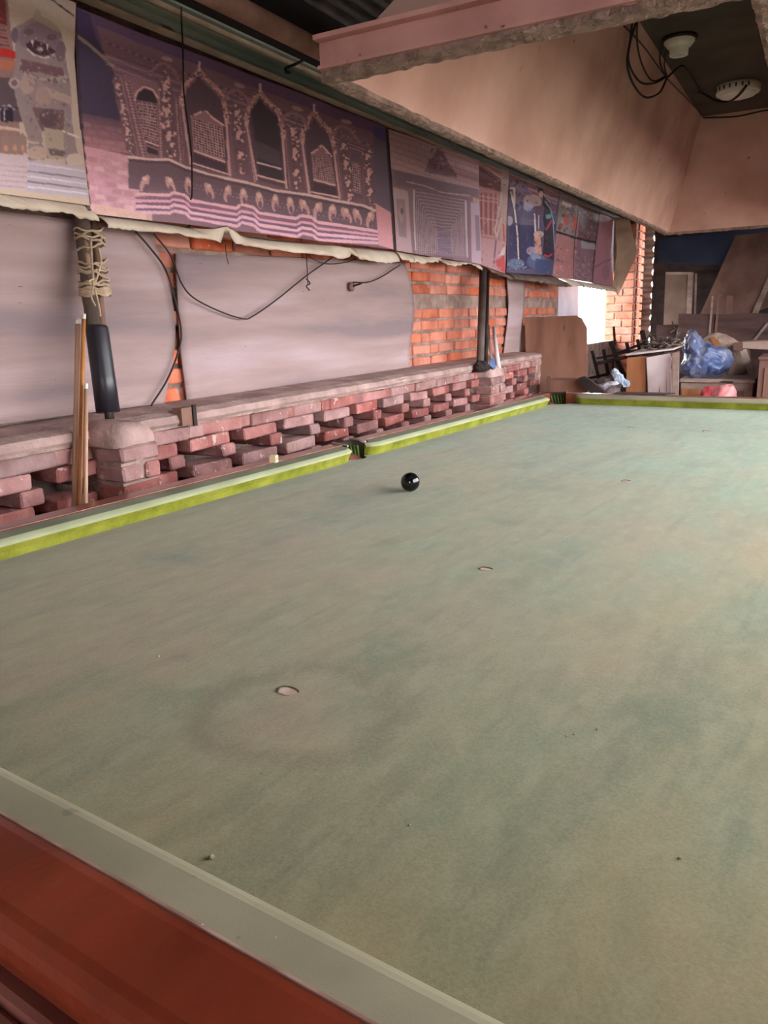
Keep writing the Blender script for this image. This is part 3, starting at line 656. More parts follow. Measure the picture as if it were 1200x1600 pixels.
for (x, y) in ((256, 98), (368, 140), (458, 176), (536, 196)): c.line([(x-22, y+20), (x-10, y+4), (x, y), (x+14, y+8), (x+24, y+26)], 5, (146, 108, 112)); c.ell((x+6, y-6), 9, 3.5, (178, 142, 140), .8, .3); c.fleck([(x-22, y), (x+22, y+8), (x+24, y+24), (x-22, y+18)], [PL, DK], 24, 1.8)
# sill, lower frieze and mouldings
SILL = [(196, 246), (228, 250), (258, 250), (285, 262), (320, 272), (387, 287), (430, 298), (478, 304), (520, 314), (566, 322), (584, 330)]
low_ = [(x, y+3+(46 if x < 300 else 40)) for x, y in SILL]
c.poly(SILL+low_[::-1], (98, 76, 88)); c.line(SILL, 4, (206, 172, 172)); c.line([(x, y+5) for x, y in SILL], 2.5, DK)
for (x, y) in ((220, 290), (259, 292), (288, 294), (322, 302), (352, 306), (377, 311), (402, 316), (427, 320), (452, 324), (474, 327), (494, 332), (515, 336), (536, 340), (553, 342), (574, 346)):
    rr = random.uniform(-.5, .5); c.ell((x, y-3), 6, 14, (182, 138, 140), .95, rr); c.ell((x, y-10), 3.5, 4, (210, 168, 160)); c.ell((x+1, y+4), 3, 6, (96, 68, 80), .9, rr)
for k in range(90): x = 275+k*3.4; c.ell((x, 284+(x-275)*.21+6*(k % 2)), 1.2, 1.2, (150, 116, 126), .8)
for k, (dy, w, cc) in enumerate(((0, 5, (204, 152, 162)), (6, 3, (120, 80, 104)), (10, 4, (196, 142, 158)), (15, 3, (104, 70, 98)), (19, 5, (206, 158, 172)), (24, 3, (112, 78, 108)), (28, 5, (198, 150, 164)))):
    c.line([(206, 304+dy), (258, 306+dy), (262, 302+dy), (282, 306+dy), (288, 314+dy), (366, 326+dy), (372, 320+dy), (392, 324+dy), (400, 333+dy), (460, 342+dy), (468, 337+dy), (486, 340+dy), (492, 347+dy), (545, 356+dy*.8), (596, 364+dy*.6)], w, cc)
c.poly([(582, 215), (606, 222), (612, 340), (584, 320)], (92, 78, 92)); c.poly([(584, 318), (612, 335), (614, 391), (586, 384)], (190, 132, 142)); c.poly([(582, 196), (606, 204), (606, 224), (584, 214)], (74, 62, 110))
c.poly([(602, 199), (607, 201), (615, 391), (610, 391)], (44, 36, 44)); c.poly([(114, 10), (118, 12), (137, 334), (132, 334)], (48, 38, 46))
c.noise(.03); c.noise(.02, 2); c.blur(1)
r2, _ = banner(c, 520, 330, 'long printed banner of ornately carved wooden windows', gain=1.28, haze=.10, seed=2.0, dx=lambda u, v: .02*v*v)
n1 = PX(345, 372, BX).y; n2 = PX(545, 395, BX).y
hem(r2, [(150, 335), (250, 348), (400, 372), (520, 383), (614, 392)], [(157, 355), (180, 360), (250, 366), (340, 379), (348, 380), (400, 389), (520, 403), (560, 407), (600, 412), (616, 408)], seed=5, out=.035, notch=((n1, .035, .055), (n2, .045, .055), (PX(270, 360, BX).y, .01, .02), (PX(305, 366, BX).y, .01, .02)))

# banner with the brick gateway
c = Canvas([(607, 202), (748, 251), (748, 413), (615, 392)], 330, 330, (196, 158, 162))
for k in range(16):
    dy = k*9.2; c.line([(604, 206+dy), (748, 256+dy*.98)], 1.2, (164, 124, 132), .8)
    for j in range(12): x = 606+j*12.5+(k % 2)*6; yy = 206+dy+(x-604)*.345; c.line([(x, yy), (x, yy+8)], .9, (170, 132, 138), .6)
c.poly([(609, 264), (748, 296), (748, 312), (738, 308), (738, 412), (640, 396), (636, 298), (609, 292)], (144, 116, 126)); c.poly([(614, 266), (746, 296), (745, 308), (616, 290)], (132, 108, 118))
c.poly([(612, 300), (636, 304), (640, 396), (616, 392)], (192, 160, 168)); c.poly([(616, 310), (631, 312), (632, 372), (619, 370)], (158, 132, 142)); c.ell((624, 335), 4, 14, (178, 150, 154)); c.ell((625, 330), 2, 6, (110, 90, 104))
c.poly([(734, 316), (748, 318), (748, 412), (734, 410)], (192, 164, 182)); c.poly([(740, 336), (747, 337), (747, 392), (741, 392)], (150, 126, 146))
c.poly([(644, 296), (730, 314), (728, 404), (646, 396)], (150, 124, 138))
for k in range(22):                                   # receding jambs and lintels
    t = k/21; l = 645+t*32; r_ = 729-t*25; top = 297+t*60; cc = (182, 154, 162) if k % 2 else (118, 94, 108)
    c.line([(l, 398-t*1), (l, top)], 1.5, cc, .8); c.line([(l, top), ((l+r_)/2, top+6-t*3), (r_, top+14-t*12)], 1.3, cc, .85); c.line([(r_, top+14-t*12), (r_, 404-t*6)], 1.3, cc, .8)
for k in range(18): c.line([(646, 328+k*3.9), (680, 346+k*2.9)], .9, (196, 170, 182), .55); c.line([(704, 354+k*2.6), (728, 336+k*3.7)], .9, (196, 170, 190), .55)
q = [(680, 358), (704, 360), (703, 396), (680, 394)]; c.poly(q, (176, 150, 172))
for i in range(9):
    for j in range(14): c.ell(bil(q, (i+.5+(j % 2)*.5)/9.5, (j+.5)/14), .9, 1.0, (96, 76, 104))
c.line([(634, 284), (660, 290), (690, 300), (734, 306)], 1.5, (206, 180, 184)); c.line([(645, 296), (646, 392)], 2.5, (206, 182, 190)); c.line([(727, 314), (728, 402)], 2.5, (206, 184, 200))
q = [(676, 232), (694, 236), (718, 280), (660, 268)]; c.poly([(684, 230), (690, 232), (700, 250), (716, 278), (662, 268), (668, 254), (676, 246)], (150, 116, 124)); c.fleck(q, [(104, 80, 92), (196, 160, 160), (128, 96, 106)], 90, 2.4); c.line([(676, 400), (705, 404)], 3, (120, 92, 112), .6)
c.noise(.025); c.blur(1)
r3, _ = banner(c, 250, 250, 'printed banner of a receding brick gateway with a crest', gain=1.08, seed=3.0, dx=lambda u, v: .015*v*v)
hem(r3, [(616, 392), (680, 403), (748, 412)], [(620, 405), (650, 412), (680, 410), (700, 416), (730, 414), (748, 424)], seed=7, out=.03, notch=((PX(682, 408, BX).y, .03, .03),))

# banner of a red timber building
c = Canvas([(748, 252), (795, 267), (790, 430), (748, 413)], 160, 240, (168, 120, 122))
c.poly([(748, 258), (785, 280), (782, 300), (750, 290)], (120, 84, 88)); c.line([(750, 254), (788, 282)], 3, (190, 146, 140)); c.line([(749, 262), (786, 290)], 2, (92, 64, 72))
c.poly([(749, 300), (778, 304), (776, 370), (749, 362)], (160, 104, 106))
for x in (753, 760, 767, 774): c.line([(x, 302), (x, 368)], 1.6, (118, 76, 84)); c.line([(x+3, 304), (x+3, 366)], 1.0, (196, 148, 142))
for y in (306, 312, 340, 366): c.line([(749, y), (778, y+5)], 1.5, (198, 150, 146))
c.poly([(783, 262), (794, 268), (790, 380), (781, 376)], (176, 150, 146)); c.line([(784, 300), (776, 345), (773, 360), (776, 370), (783, 340)], 3, (190, 168, 160)); c.line([(786, 350), (788, 385)], 3, (186, 90, 96))
c.poly([(749, 370), (790, 378), (789, 430), (748, 413)], (184, 142, 148)); c.poly([(774, 408), (788, 398), (790, 428), (780, 420)], (190, 84, 88)); c.line([(775, 375), (772, 412)], 2.5, (128, 96, 104)); c.poly([(778, 400), (789, 384), (789, 398)], (206, 190, 192))
c.fleck([(748, 255), (794, 268), (790, 428), (748, 412)], [(140, 96, 102), (196, 156, 152)], 90, 2.2); c.noise(.03); c.blur(1)
r4, _ = banner(c, 110, 200, 'narrow printed banner of a red timber building', gain=1.05, seed=4.0)
hem(r4, [(748, 413), (790, 428)], [(756, 426), (792, 438)], seed=9, out=.05, m=mat('vinyl_back_shaded', (92, 76, 68), (128, 108, 98), 7, .7))  # dark hem: shade on the rolled-up border put into its colour

# banner of a woman filling a jar, painted in blues
c = Canvas([(796, 268), (875, 298), (862, 430), (790, 426)], 260, 240, (86, 82, 112))
c.poly([(796, 268), (874, 298), (868, 335), (796, 310)], (130, 100, 122)); c.poly([(824, 276), (874, 298), (870, 320), (826, 300)], (172, 128, 132))
for k in range(4): c.line([(826, 284+k*7), (870, 302+k*7)], 1.4, (112, 84, 104))
c.poly([(797, 272), (812, 280), (810, 296), (800, 290)], (150, 106, 112)); c.fleck([(798, 280), (824, 288), (826, 330), (798, 326)], [(60, 56, 92), (112, 108, 140), (40, 38, 66)], 60, 3)
c.ell((832, 314), 14, 10, (204, 172, 168), .9, .2); c.ell((826, 322), 8, 8, (176, 166, 196), .8); c.poly([(814, 340), (840, 344), (838, 368), (812, 362)], (104, 90, 116)); c.poly([(796, 350), (836, 352), (834, 420), (792, 420)], (52, 52, 92))
c.poly([(848, 304), (858, 318), (868, 350), (864, 410), (848, 398), (850, 356), (846, 330)], (44, 36, 52)); c.poly([(836, 322), (850, 322), (848, 342), (838, 340)], (92, 70, 92))
c.ell((844, 297), 4.5, 6, (58, 40, 48)); c.ell((845, 303), 3.5, 5, (210, 168, 154)); c.line([(851, 314), (860, 326), (866, 350)], 2, (120, 170, 176)); c.poly([(852, 336), (862, 334), (861, 341), (853, 342)], (86, 150, 156))
c.line([(862, 344), (852, 360)], 3, (190, 44, 66)); c.line([(850, 398), (856, 401), (862, 396)], 2.5, (196, 48, 66)); c.line([(836, 334), (838, 362)], 2.4, (226, 214, 212)); c.line([(842, 336), (842, 360)], 1.6, (190, 170, 180))
c.poly([(836, 364), (844, 362), (847, 398), (838, 398)], (214, 152, 132)); c.ell((842, 366), 7, 5, (216, 178, 168), .9); c.ell((832, 392), 9, 7, (190, 172, 196), .8); c.ell((838, 408), 14, 12, (96, 108, 156), .8); c.ell((838, 402), 8, 5, (150, 160, 196), .8)
c.line([(798, 300), (804, 330), (809, 370), (811, 405)], 2.4, (226, 210, 186)); c.line([(796, 294), (803, 294), (803, 320)], 3.5, (206, 190, 178)); c.ell((796, 345), 5, 8, (200, 190, 204), .8); c.ell((806, 412), 14, 8, (110, 130, 160), .9); c.fleck([(794, 402), (822, 406), (822, 424), (792, 420)], [(180, 190, 206), (50, 70, 110)], 30, 1.8)
c.poly([(838, 404), (866, 408), (862, 430), (836, 426)], (50, 66, 110), .8); c.line([(864, 344), (866, 400)], 2, (130, 150, 180))
c.fleck([(796, 270), (872, 300), (862, 428), (792, 424)], [(60, 58, 92), (130, 116, 146), (90, 84, 118)], 110, 2.2); c.noise(.03); c.blur(1)
r5, _ = banner(c, 190, 190, 'dark blue printed banner of a woman pouring water into a jar', haze=.16, seed=5.0)
hem(r5, [(790, 426), (862, 432)], [(792, 437), (830, 442), (864, 448), (884, 448)], seed=11, out=.06, m=MATS['vinyl_back_shaded'])

# banner with four crowd pictures and a pink end strip
c = Canvas([(875, 298), (961, 340), (957, 448), (862, 431)], 260, 200, (168, 118, 130))
c.poly([(875, 298), (906, 312), (900, 372), (868, 362)], (152, 130, 132)); c.poly([(906, 312), (939, 328), (931, 378), (902, 372)], (122, 92, 100)); c.poly([(868, 366), (902, 374), (895, 436), (862, 430)], (176, 122, 124)); c.poly([(902, 374), (930, 382), (926, 440), (898, 436)], (140, 104, 118))
c.fleck([(877, 312), (904, 320), (900, 366), (870, 360)], [(196, 176, 166), (92, 78, 84), (176, 84, 70), (120, 140, 136)], 60, 3); c.fleck([(904, 316), (938, 330), (931, 374), (902, 370)], [(92, 62, 72), (190, 140, 132), (150, 84, 84), (70, 56, 70)], 90, 2.4)
c.fleck([(868, 380), (902, 386), (896, 434), (863, 428)], [(206, 120, 104), (214, 160, 150), (120, 76, 86), (196, 96, 96)], 80, 2.6); c.fleck([(902, 396), (928, 398), (926, 438), (898, 434)], [(96, 74, 92), (196, 160, 166), (160, 110, 120)], 80, 2.2)
c.poly([(896, 338), (903, 340), (901, 362), (895, 360)], (206, 96, 84)); c.ell((884, 344), 4, 8, (190, 80, 62)); c.line([(878, 316), (892, 322)], 5, (214, 204, 196))
c.line([(868, 362), (900, 372), (931, 379)], 3, (38, 30, 38)); c.line([(905, 312), (898, 372), (896, 436)], 1.2, (60, 48, 58)); c.line([(938, 326), (930, 380), (926, 442)], 1.6, (44, 34, 42)); c.poly([(907, 376), (930, 382), (930, 390), (908, 388)], (176, 176, 186), .8)
c.poly([(939, 328), (962, 340), (957, 448), (927, 442)], (182, 124, 138)); c.line([(928, 418), (942, 410), (957, 404)], 3, (130, 88, 110), .7); c.ell((946, 426), 6, 12, (150, 108, 128), .7)
c.noise(.03); c.blur(1)
r6, P6 = banner(c, 170, 130, 'printed banner with four small crowd pictures and a pink end', haze=.08, seed=6.0)
hem(r6, [(862, 430), (910, 440), (957, 447)], [(884, 446), (910, 450), (946, 455), (956, 456)], seed=13, out=.05)
b = MB(); e0, e1, e2, e3 = PX(961, 340, BX), PX(957, 448, BX), PX(956, 456, BX), PX(971, 405, BX)
k0 = e0+Vector((.14, .03, -.01)); k1 = e0+Vector((.22, .10, -.36)); k2 = e1+Vector((.05, .05, -.10))
b.bm.faces.new([b.bm.verts.new(p) for p in (e0, k0, k1, (e0+e1)/2+Vector((.03, .02, 0)))]); b.bm.faces.new([b.bm.verts.new(p) for p in ((e0+e1)/2+Vector((.03, .02, 0)), k1, k2, e1)])
o = b.build('folded_end', mat('vinyl_back_brown', (140, 112, 92), (168, 138, 116), 6, .7), r6); o.matrix_parent_inverse = Matrix.Translation(r6.location).inverted(); sm = o.modifiers.new('thick', 'SOLIDIFY'); sm.thickness = .003

# ------------------------------------------------------------------ snooker table (local x across, y along, cloth at z = .85)
BZ = .85; HW, LEN = .889, 3.569
table = empty('snooker_table', (0, 0, 0), TABLE_YAW); tag(table, 'full-size snooker table with worn dusty green cloth and red-brown rails', 'snooker table')
def cloth_mat():
    m = bpy.data.materials.new('worn_green_cloth'); m.use_nodes = True; nt = m.node_tree; N = nt.nodes; L = nt.links; bs = N['Principled BSDF']
    bs.inputs['Roughness'].default_value = .9; bs.inputs['Specular IOR Level'].default_value = .2; bs.inputs['Sheen Weight'].default_value = .15; bs.inputs['Sheen Roughness'].default_value = .5
    tc = N.new('ShaderNodeTexCoord')
    def nz(scale, stretch=(1, 1, 1), rot=0.0, detail=6, loc=(0, 0, 0)):
        mpn = N.new('ShaderNodeMapping'); mpn.inputs['Scale'].default_value = stretch; mpn.inputs['Rotation'].default_value = (0, 0, rot); mpn.inputs['Location'].default_value = loc
        L.new(tc.outputs['Object'], mpn.inputs['Vector']); n = N.new('ShaderNodeTexNoise'); n.inputs['Scale'].default_value = scale; n.inputs['Detail'].default_value = detail; L.new(mpn.outputs[0], n.inputs['Vector']); return n.outputs['Fac']
    def ramp(v, a, bb, c0=(0, 0, 0, 1), c1=(1, 1, 1, 1)):
        r = N.new('ShaderNodeValToRGB'); r.color_ramp.elements[0].position = a; r.color_ramp.elements[1].position = bb; r.color_ramp.elements[0].color = c0; r.color_ramp.elements[1].color = c1; L.new(v, r.inputs[0]); return r.outputs[0]
    def mix(f, a, bb):
        x = N.new('ShaderNodeMix'); x.data_type = 'RGBA'
        for sock, v in ((0, f), (6, a), (7, bb)):
            if isinstance(v, (tuple, float)): x.inputs[sock].default_value = v
            else: L.new(v, x.inputs[sock])
        return x.outputs[2]
    def math_(op, a, bb):
        x = N.new('ShaderNodeMath'); x.operation = op
        for i, v in enumerate((a, bb)):
            if isinstance(v, float): x.inputs[i].default_value = v
            else: L.new(v, x.inputs[i])
        return x.outputs[0]
    sep = N.new('ShaderNodeSeparateXYZ'); L.new(tc.outputs['Object'], sep.inputs[0])
    green = mix(ramp(nz(1.3, (1, .8, 1), .3, 8, (3, 1, 0)), .35, .65), lin((88, 110, 84)), lin((110, 130, 106)))
    # dust and hand grime trodden into the cloth, thickest at the near end
    d = math_('ADD', math_('MULTIPLY', sep.outputs[0], -.10), math_('MULTIPLY', sep.outputs[1], -.27)); d = math_('ADD', d, .80)
    d = math_('ADD', d, math_('MULTIPLY', math_('SUBTRACT', nz(1.7, (1, .6, 1), .7, 10), .5), 1.7))
    d = math_('ADD', d, math_('MULTIPLY', math_('SUBTRACT', nz(9.0, (1, .5, 1), -.6, 8, (4, 4, 0)), .5), .7))
    dust = ramp(d, .05, .75)
    colr = mix(dust, green, lin((138, 123, 90)))
    streak = ramp(nz(3.4, (3.0, .5, 1), -.75, 10, (5, 2, 0)), .52, .74); colr = mix(math_('MULTIPLY', streak, .48), colr, lin((88, 92, 70)))
    streak2 = ramp(nz(12.0, (3.6, .35, 1), -.95, 8, (1, 6, 0)), .56, .74); colr = mix(math_('MULTIPLY', streak2, .34), colr, lin((80, 86, 66)))
    warm = ramp(nz(2.1, (1, .7, 1), .5, 6, (9, 4, 0)), .50, .68); colr = mix(math_('MULTIPLY', math_('MULTIPLY', warm, dust), .6), colr, lin((146, 118, 98)))
    patch = ramp(nz(3.6, (1, 1, 1), 0, 9, (1, 8, 0)), .56, .72); colr = mix(math_('MULTIPLY', patch, .6), colr, lin((84, 98, 74)))
    def ringstain(cx, cy, r, w, amt, colr, cc):       # tide mark of a dried spill
        vs2 = N.new('ShaderNodeVectorMath'); vs2.operation = 'SUBTRACT'; L.new(tc.outputs['Object'], vs2.inputs[0]); vs2.inputs[1].default_value = (cx, cy, BZ)
        ln = N.new('ShaderNodeVectorMath'); ln.operation = 'LENGTH'; L.new(vs2.outputs[0], ln.inputs[0])
        dd = math_('ADD', ln.outputs['Value'], math_('MULTIPLY', math_('SUBTRACT', nz(9.0, (1, 1, 1), 0, 5), .5), .12)); dd = math_('ABSOLUTE', math_('SUBTRACT', dd, r), 0.0)
        return mix(math_('MULTIPLY', ramp(dd, 0.0, w, (1, 1, 1, 1), (0, 0, 0, 1)), amt), colr, cc)
    colr = ringstain(.06, .27, .0, .12, .5, colr, lin((156, 126, 106))); colr = ringstain(.05, .30, .115, .035, .5, colr, lin((104, 88, 66))); colr = ringstain(-.20, .33, .0, .025, .7, colr, lin((84, 88, 70)))
    fine = ramp(nz(330.0, (1, 1, 1), 0, 2), .3, .7); colr = mix(math_('MULTIPLY', fine, .16), colr, lin((190, 184, 162)))
    mott = ramp(nz(34.0, (1, .6, 1), .4, 8, (6, 6, 0)), .48, .66); colr = mix(math_('MULTIPLY', mott, .15), colr, lin((172, 160, 134)))
    mot2 = ramp(nz(15.0, (1.6, .6, 1), -.8, 8, (2, 9, 0)), .5, .68); colr = mix(math_('MULTIPLY', mot2, .22), colr, lin((96, 96, 72)))
    speckd = ramp(nz(46.0, (1, 1, 1), 0, 3, (2, 2, 0)), .74, .77); colr = mix(math_('MULTIPLY', speckd, .5), colr, lin((82, 86, 70)))
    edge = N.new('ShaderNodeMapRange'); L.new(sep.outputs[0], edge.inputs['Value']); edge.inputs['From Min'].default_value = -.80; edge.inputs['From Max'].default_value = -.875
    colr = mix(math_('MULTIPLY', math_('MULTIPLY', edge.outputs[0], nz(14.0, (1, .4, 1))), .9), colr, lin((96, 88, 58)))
    # the baulk line, drawn on the cloth 737 mm from the far cushion
    bl = math_('LESS_THAN', math_('ABSOLUTE', math_('SUBTRACT', sep.outputs[1], 2.832), 0.0), .006); colr = mix(math_('MULTIPLY', bl, .45), colr, lin((70, 100, 84)))
    L.new(colr, bs.inputs['Base Color'])
    bp = N.new('ShaderNodeBump'); bp.inputs['Strength'].default_value = .12; bp.inputs['Distance'].default_value = .002; L.new(math_('ADD', nz(900.0, (1, 1, 1), 0, 2), math_('MULTIPLY', nz(7.0, (2, .6, 1), -.7), 1.2)), bp.inputs['Height']); L.new(bp.outputs[0], bs.inputs['Normal'])
    return m
M_CLOTH = cloth_mat()
M_CTOP = mat('cushion_cloth_top', (128, 120, 98), (146, 136, 114), 7, .9, .06, 700, stretch=(1, 1, 1), speck=((112, 108, 90), 30, .70))
M_CTOPD = mat('cushion_cloth_top_side', (104, 106, 88), (126, 124, 106), 7, .9, .06, 700)  # darker copy of the end-cushion top, difference in light painted in
M_CNOSE = mat('cushion_cloth_nose', (152, 156, 122), (168, 170, 138), 9, .9, .06, 700)  # worn nose, paler where light catches its rounding, painted into the colour
M_CFACE = mat('cushion_cloth_face', (112, 116, 26), (148, 148, 54), 14, .9, .3, 160, c3=(130, 132, 38))
# bed: cloth outline with the six pocket notches
def bed_outline():
    e = .045; pts = []
    cr, mr = .052, .048
    def arc(cx, cy, r, a0, a1, n=14): return [(cx+r*math.cos(a0+(a1-a0)*i/n), cy+r*math.sin(a0+(a1-a0)*i/n)) for i in range(n+1)]
    X, Ya, Yb, Ym = HW+e, -e, LEN+e, LEN/2
    q = math.pi
    pts += arc(X, Ya, .085, q, q*.5)
    pts += arc(X+.012, Ym, mr, 1.5*q-.0, .5*q, 14)
    pts += arc(X, Yb, .085, 1.5*q, q)
    pts += arc(-X, Yb, .085, 0, -.5*q)
    pts += arc(-X-.012, Ym, mr, .5*q, -.5*q)
    pts += arc(-X, Ya, .085, .5*q, 0)
    return pts
b = MB(); vs_ = [b.bm.verts.new((x, y, BZ)) for x, y in bed_outline()]
f = b.bm.faces.new(vs_); f.normal_update()
if f.normal.z < 0: f.normal_flip()
r = bmesh.ops.extrude_face_region(b.bm, geom=[f]); 
for v in r['geom']:
    if isinstance(v, bmesh.types.BMVert): v.co.z -= .045
bmesh.ops.triangulate(b.bm, faces=b.bm.faces)
b.build('cloth_bed', M_CLOTH, table)
# cushions
PROF = [(.016, 0.0), (.010, .016), (.001, .031), (.000, .0345), (.003, .0375), (.009, .0410), (.016, .0440), (.055, .0490), (.055, .0)]
PM = [2, 2, 1, 1, 1, 1, 0, 0, 0]
def cushion(p, q, inward, name, cut0, cut1):
    p = Vector(p); q = Vector(q); d = (q-p).normalized(); o = -Vector(inward); L = (q-p).length; n = 48; b = MB(); rings = []
    ss = sorted(set([i*.006 for i in range(11)]+[L-i*.006 for i in range(11)]+[L*i/20 for i in range(1, 20)]))
    for s in ss:
        def back(t, cut):
            if t >= .06: return 0.0
            k = 1-t/.06; return cut*(1-math.sqrt(max(0, 1-k*k)))
        off = max(back(s, cut0), back(L-s, cut1)); ring = []
        for (w, z) in PROF: ring.append(b.bm.verts.new(p+d*s+o*min(.055, w+off)+Vector((0, 0, BZ+z))))
        rings.append(ring)
    k = len(PROF)
    for i in range(len(rings)-1):
        for j in range(k):
            f = b.bm.faces.new((rings[i][j], rings[i][(j+1) % k], rings[i+1][(j+1) % k], rings[i+1][j])); f.material_index = PM[j]
    for rg in (rings[0], rings[-1]):
        f = b.bm.faces.new(rg); f.material_index = 2
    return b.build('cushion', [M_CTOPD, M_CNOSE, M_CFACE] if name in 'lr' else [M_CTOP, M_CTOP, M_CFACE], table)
g = .052; cg = .075
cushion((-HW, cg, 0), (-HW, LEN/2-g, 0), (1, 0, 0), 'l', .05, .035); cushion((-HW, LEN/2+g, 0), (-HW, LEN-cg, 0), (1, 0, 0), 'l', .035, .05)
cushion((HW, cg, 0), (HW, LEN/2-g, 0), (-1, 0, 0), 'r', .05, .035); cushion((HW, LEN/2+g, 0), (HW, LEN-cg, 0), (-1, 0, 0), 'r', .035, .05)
cushion((-HW+cg, 0, 0), (HW-cg, 0, 0), (0, 1, 0), 'n', .05, .05); cushion((-HW+cg, LEN, 0), (HW-cg, LEN, 0), (0, -1, 0), 'f', .05, .05)
# wooden rails: glossy top board, groove, frame ledge below
RP = [(.0545, .0), (.0545, .0490), (.058, .0515), (.066, .0522), (.114, .0505), (.121, .0475), (.127, .041), (.130, .034), (.131, .022), (.129, .010), (.122, .004), (.122, -.03), (.0545, -.03)]
M_EDGE = mat('worn_pale_edge', (124, 80, 70), (176, 140, 128), 20, .6)
def rail(p, q, inward):
    p = Vector(p); q = Vector(q); o = -Vector(inward); b = MB(); r = [[b.bm.verts.new(e+o*w+Vector((0, 0, BZ+z))) for w, z in RP] for e in (p, q)]
    k = len(RP)
    for j in range(k): b.bm.faces.new((r[0][j], r[0][(j+1) % k], r[1][(j+1) % k], r[1][j]))
    b.bm.faces.new(r[0]); b.bm.faces.new(r[1][::-1]); ob = b.build('rail', M_WOODRED, table)
    b = MB(); b.bar(p+o*.0555+Vector((0, 0, BZ+.0515)), q+o*.0555+Vector((0, 0, BZ+.0515)), .0022, .0016); b.build('edge_strip', M_EDGE, ob)
rail((-HW, -.02, 0), (-HW, LEN/2-.05, 0), (1, 0, 0)); rail((-HW, LEN/2+.05, 0), (-HW, LEN+.02, 0), (1, 0, 0)); rail((HW, -.02, 0), (HW, LEN/2-.05, 0), (-1, 0, 0)); rail((HW, LEN/2+.05, 0), (HW, LEN+.02, 0), (-1, 0, 0))
rail((-HW+.02, 0, 0), (HW-.02, 0, 0), (0, 1, 0)); rail((-HW+.02, LEN, 0), (HW-.02, LEN, 0), (0, -1, 0))
def frame(p, q, inward):
    o = -Vector(inward); b = MB(); FP = [(.05, -.03), (.12, .006), (.137, .008), (.142, .006), (.146, .001), (.150, .004), (.19, .002), (.196, -.02), (.198, -.05), (.185, -.06), (.185, -.2), (.16, -.22), (.06, -.22)]
    r = [[b.bm.verts.new(Vector(e)+o*w+Vector((0, 0, BZ+z))) for w, z in FP] for e in (p, q)]; k = len(FP)
    for j in range(k): b.bm.faces.new((r[0][j], r[0][(j+1) % k], r[1][(j+1) % k], r[1][j]))
    b.bm.faces.new(r[0]); b.bm.faces.new(r[1][::-1]); b.build('frame_board', M_WOODDUST, table)
frame((-HW+.04, -.14, 0), (-HW+.04, LEN+.14, 0), (1, 0, 0)); frame((HW-.04, -.14, 0), (HW-.04, LEN+.14, 0), (-1, 0, 0)); frame((-HW-.14, 0, 0), (HW+.14, 0, 0), (0, 1, 0)); frame((-HW-.14, LEN, 0), (HW+.14, LEN, 0), (0, -1, 0))
# pockets: dark leather cup, metal bracket and frayed net
M_LEATHER = mat('pocket_leather', (28, 24, 20), (52, 46, 34), 20, .7, .4, 60); M_BRASS = mat('pocket_plate', (150, 130, 124), (186, 168, 160), 9, .35, .1, metal=.6); M_NET = mat('pocket_net_green', (60, 84, 30), (96, 120, 46), 30, .9, .6, 90)
def pocket(cx, cy, out, r):
    o = Vector((out[0], out[1], 0)).normalized(); t = Vector((-o.y, o.x, 0)); c0 = Vector((cx, cy, BZ))
    b = MB(); n = 18; rr = []
    for i in range(n+1):
        a = -math.pi/2*1.15+math.pi*1.15*i/n; d = o*math.cos(a)+t*math.sin(a)
        rr.append([b.bm.verts.new(c0+d*(r+w)+Vector((0, 0, z))) for w, z in ((-.004, -.10), (-.002, -.03), (.0, .030), (.006, .050), (.016, .052), (.02, .03), (.016, -.10))])
    for i in range(n):
        for j in range(6): b.bm.faces.new((rr[i][j], rr[i][j+1], rr[i+1][j+1], rr[i+1][j]))
    pk_ = b.build('pocket_leather', M_LEATHER, table, True)
    b = MB(); b.lathe([(r*.98, -.06), (r*.9, -.12), (r*.6, -.16), (.001, -.17)], c0, 18, False); b.build('pocket_cup', M_LEATHER, pk_, True)
    for sgn in (-1, 1):
        b = MB(); pts = [c0+o*(-.012)+t*(sgn*(r+.006))+Vector((0, 0, .047)), c0+o*.03+t*(sgn*(r+.012))+Vector((0, 0, .053)), c0+o*.055+t*(sgn*(r+.002))+Vector((0, 0, .053))]; b.tube(pts, .006, 8)
        b.build('pocket_bracket', M_BRASS, pk_, True)
    for i in range(9):
        b = MB(); a = -1.2+2.4*i/8; d = o*math.cos(a)+t*math.sin(a); p0 = c0+d*(r-.003)+Vector((0, 0, .035)); b.tube([p0, p0-d*.006+Vector((0, 0, -.05))-t*.012, p0-d*.02+Vector((0, 0, -.12))-t*.02], .0045, 5)
        b.build('net_strap', M_NET, pk_, True)
for sx in (-1, 1):
    pocket(sx*(HW+.050), LEN/2, (sx, 0), .046)
    for y, sy in ((-.03, -1), (LEN+.03, 1)): pocket(sx*(HW+.03), y, (sx, sy), .062)
# legs
def leg_mesh():
    b = MB(); b.lathe([(.05, 0), (.055, .03), (.04, .06), (.06, .12), (.075, .22), (.055, .38), (.045, .42), (.07, .45), (.07, .64)], n=16); return b.mesh('leg')
LM = leg_mesh(); LM.materials.append(M_WOODRED)
for sx in (-.75, .75):
    for y in (.15, 1.24, 2.33, 3.42): link('leg', LM, None, table, True, (sx, y, 0))
b = MB(); b.box((-.9, -.06, .64), (.9, LEN+.06, BZ-.05)); b.build('slate_frame', M_DARK, table)
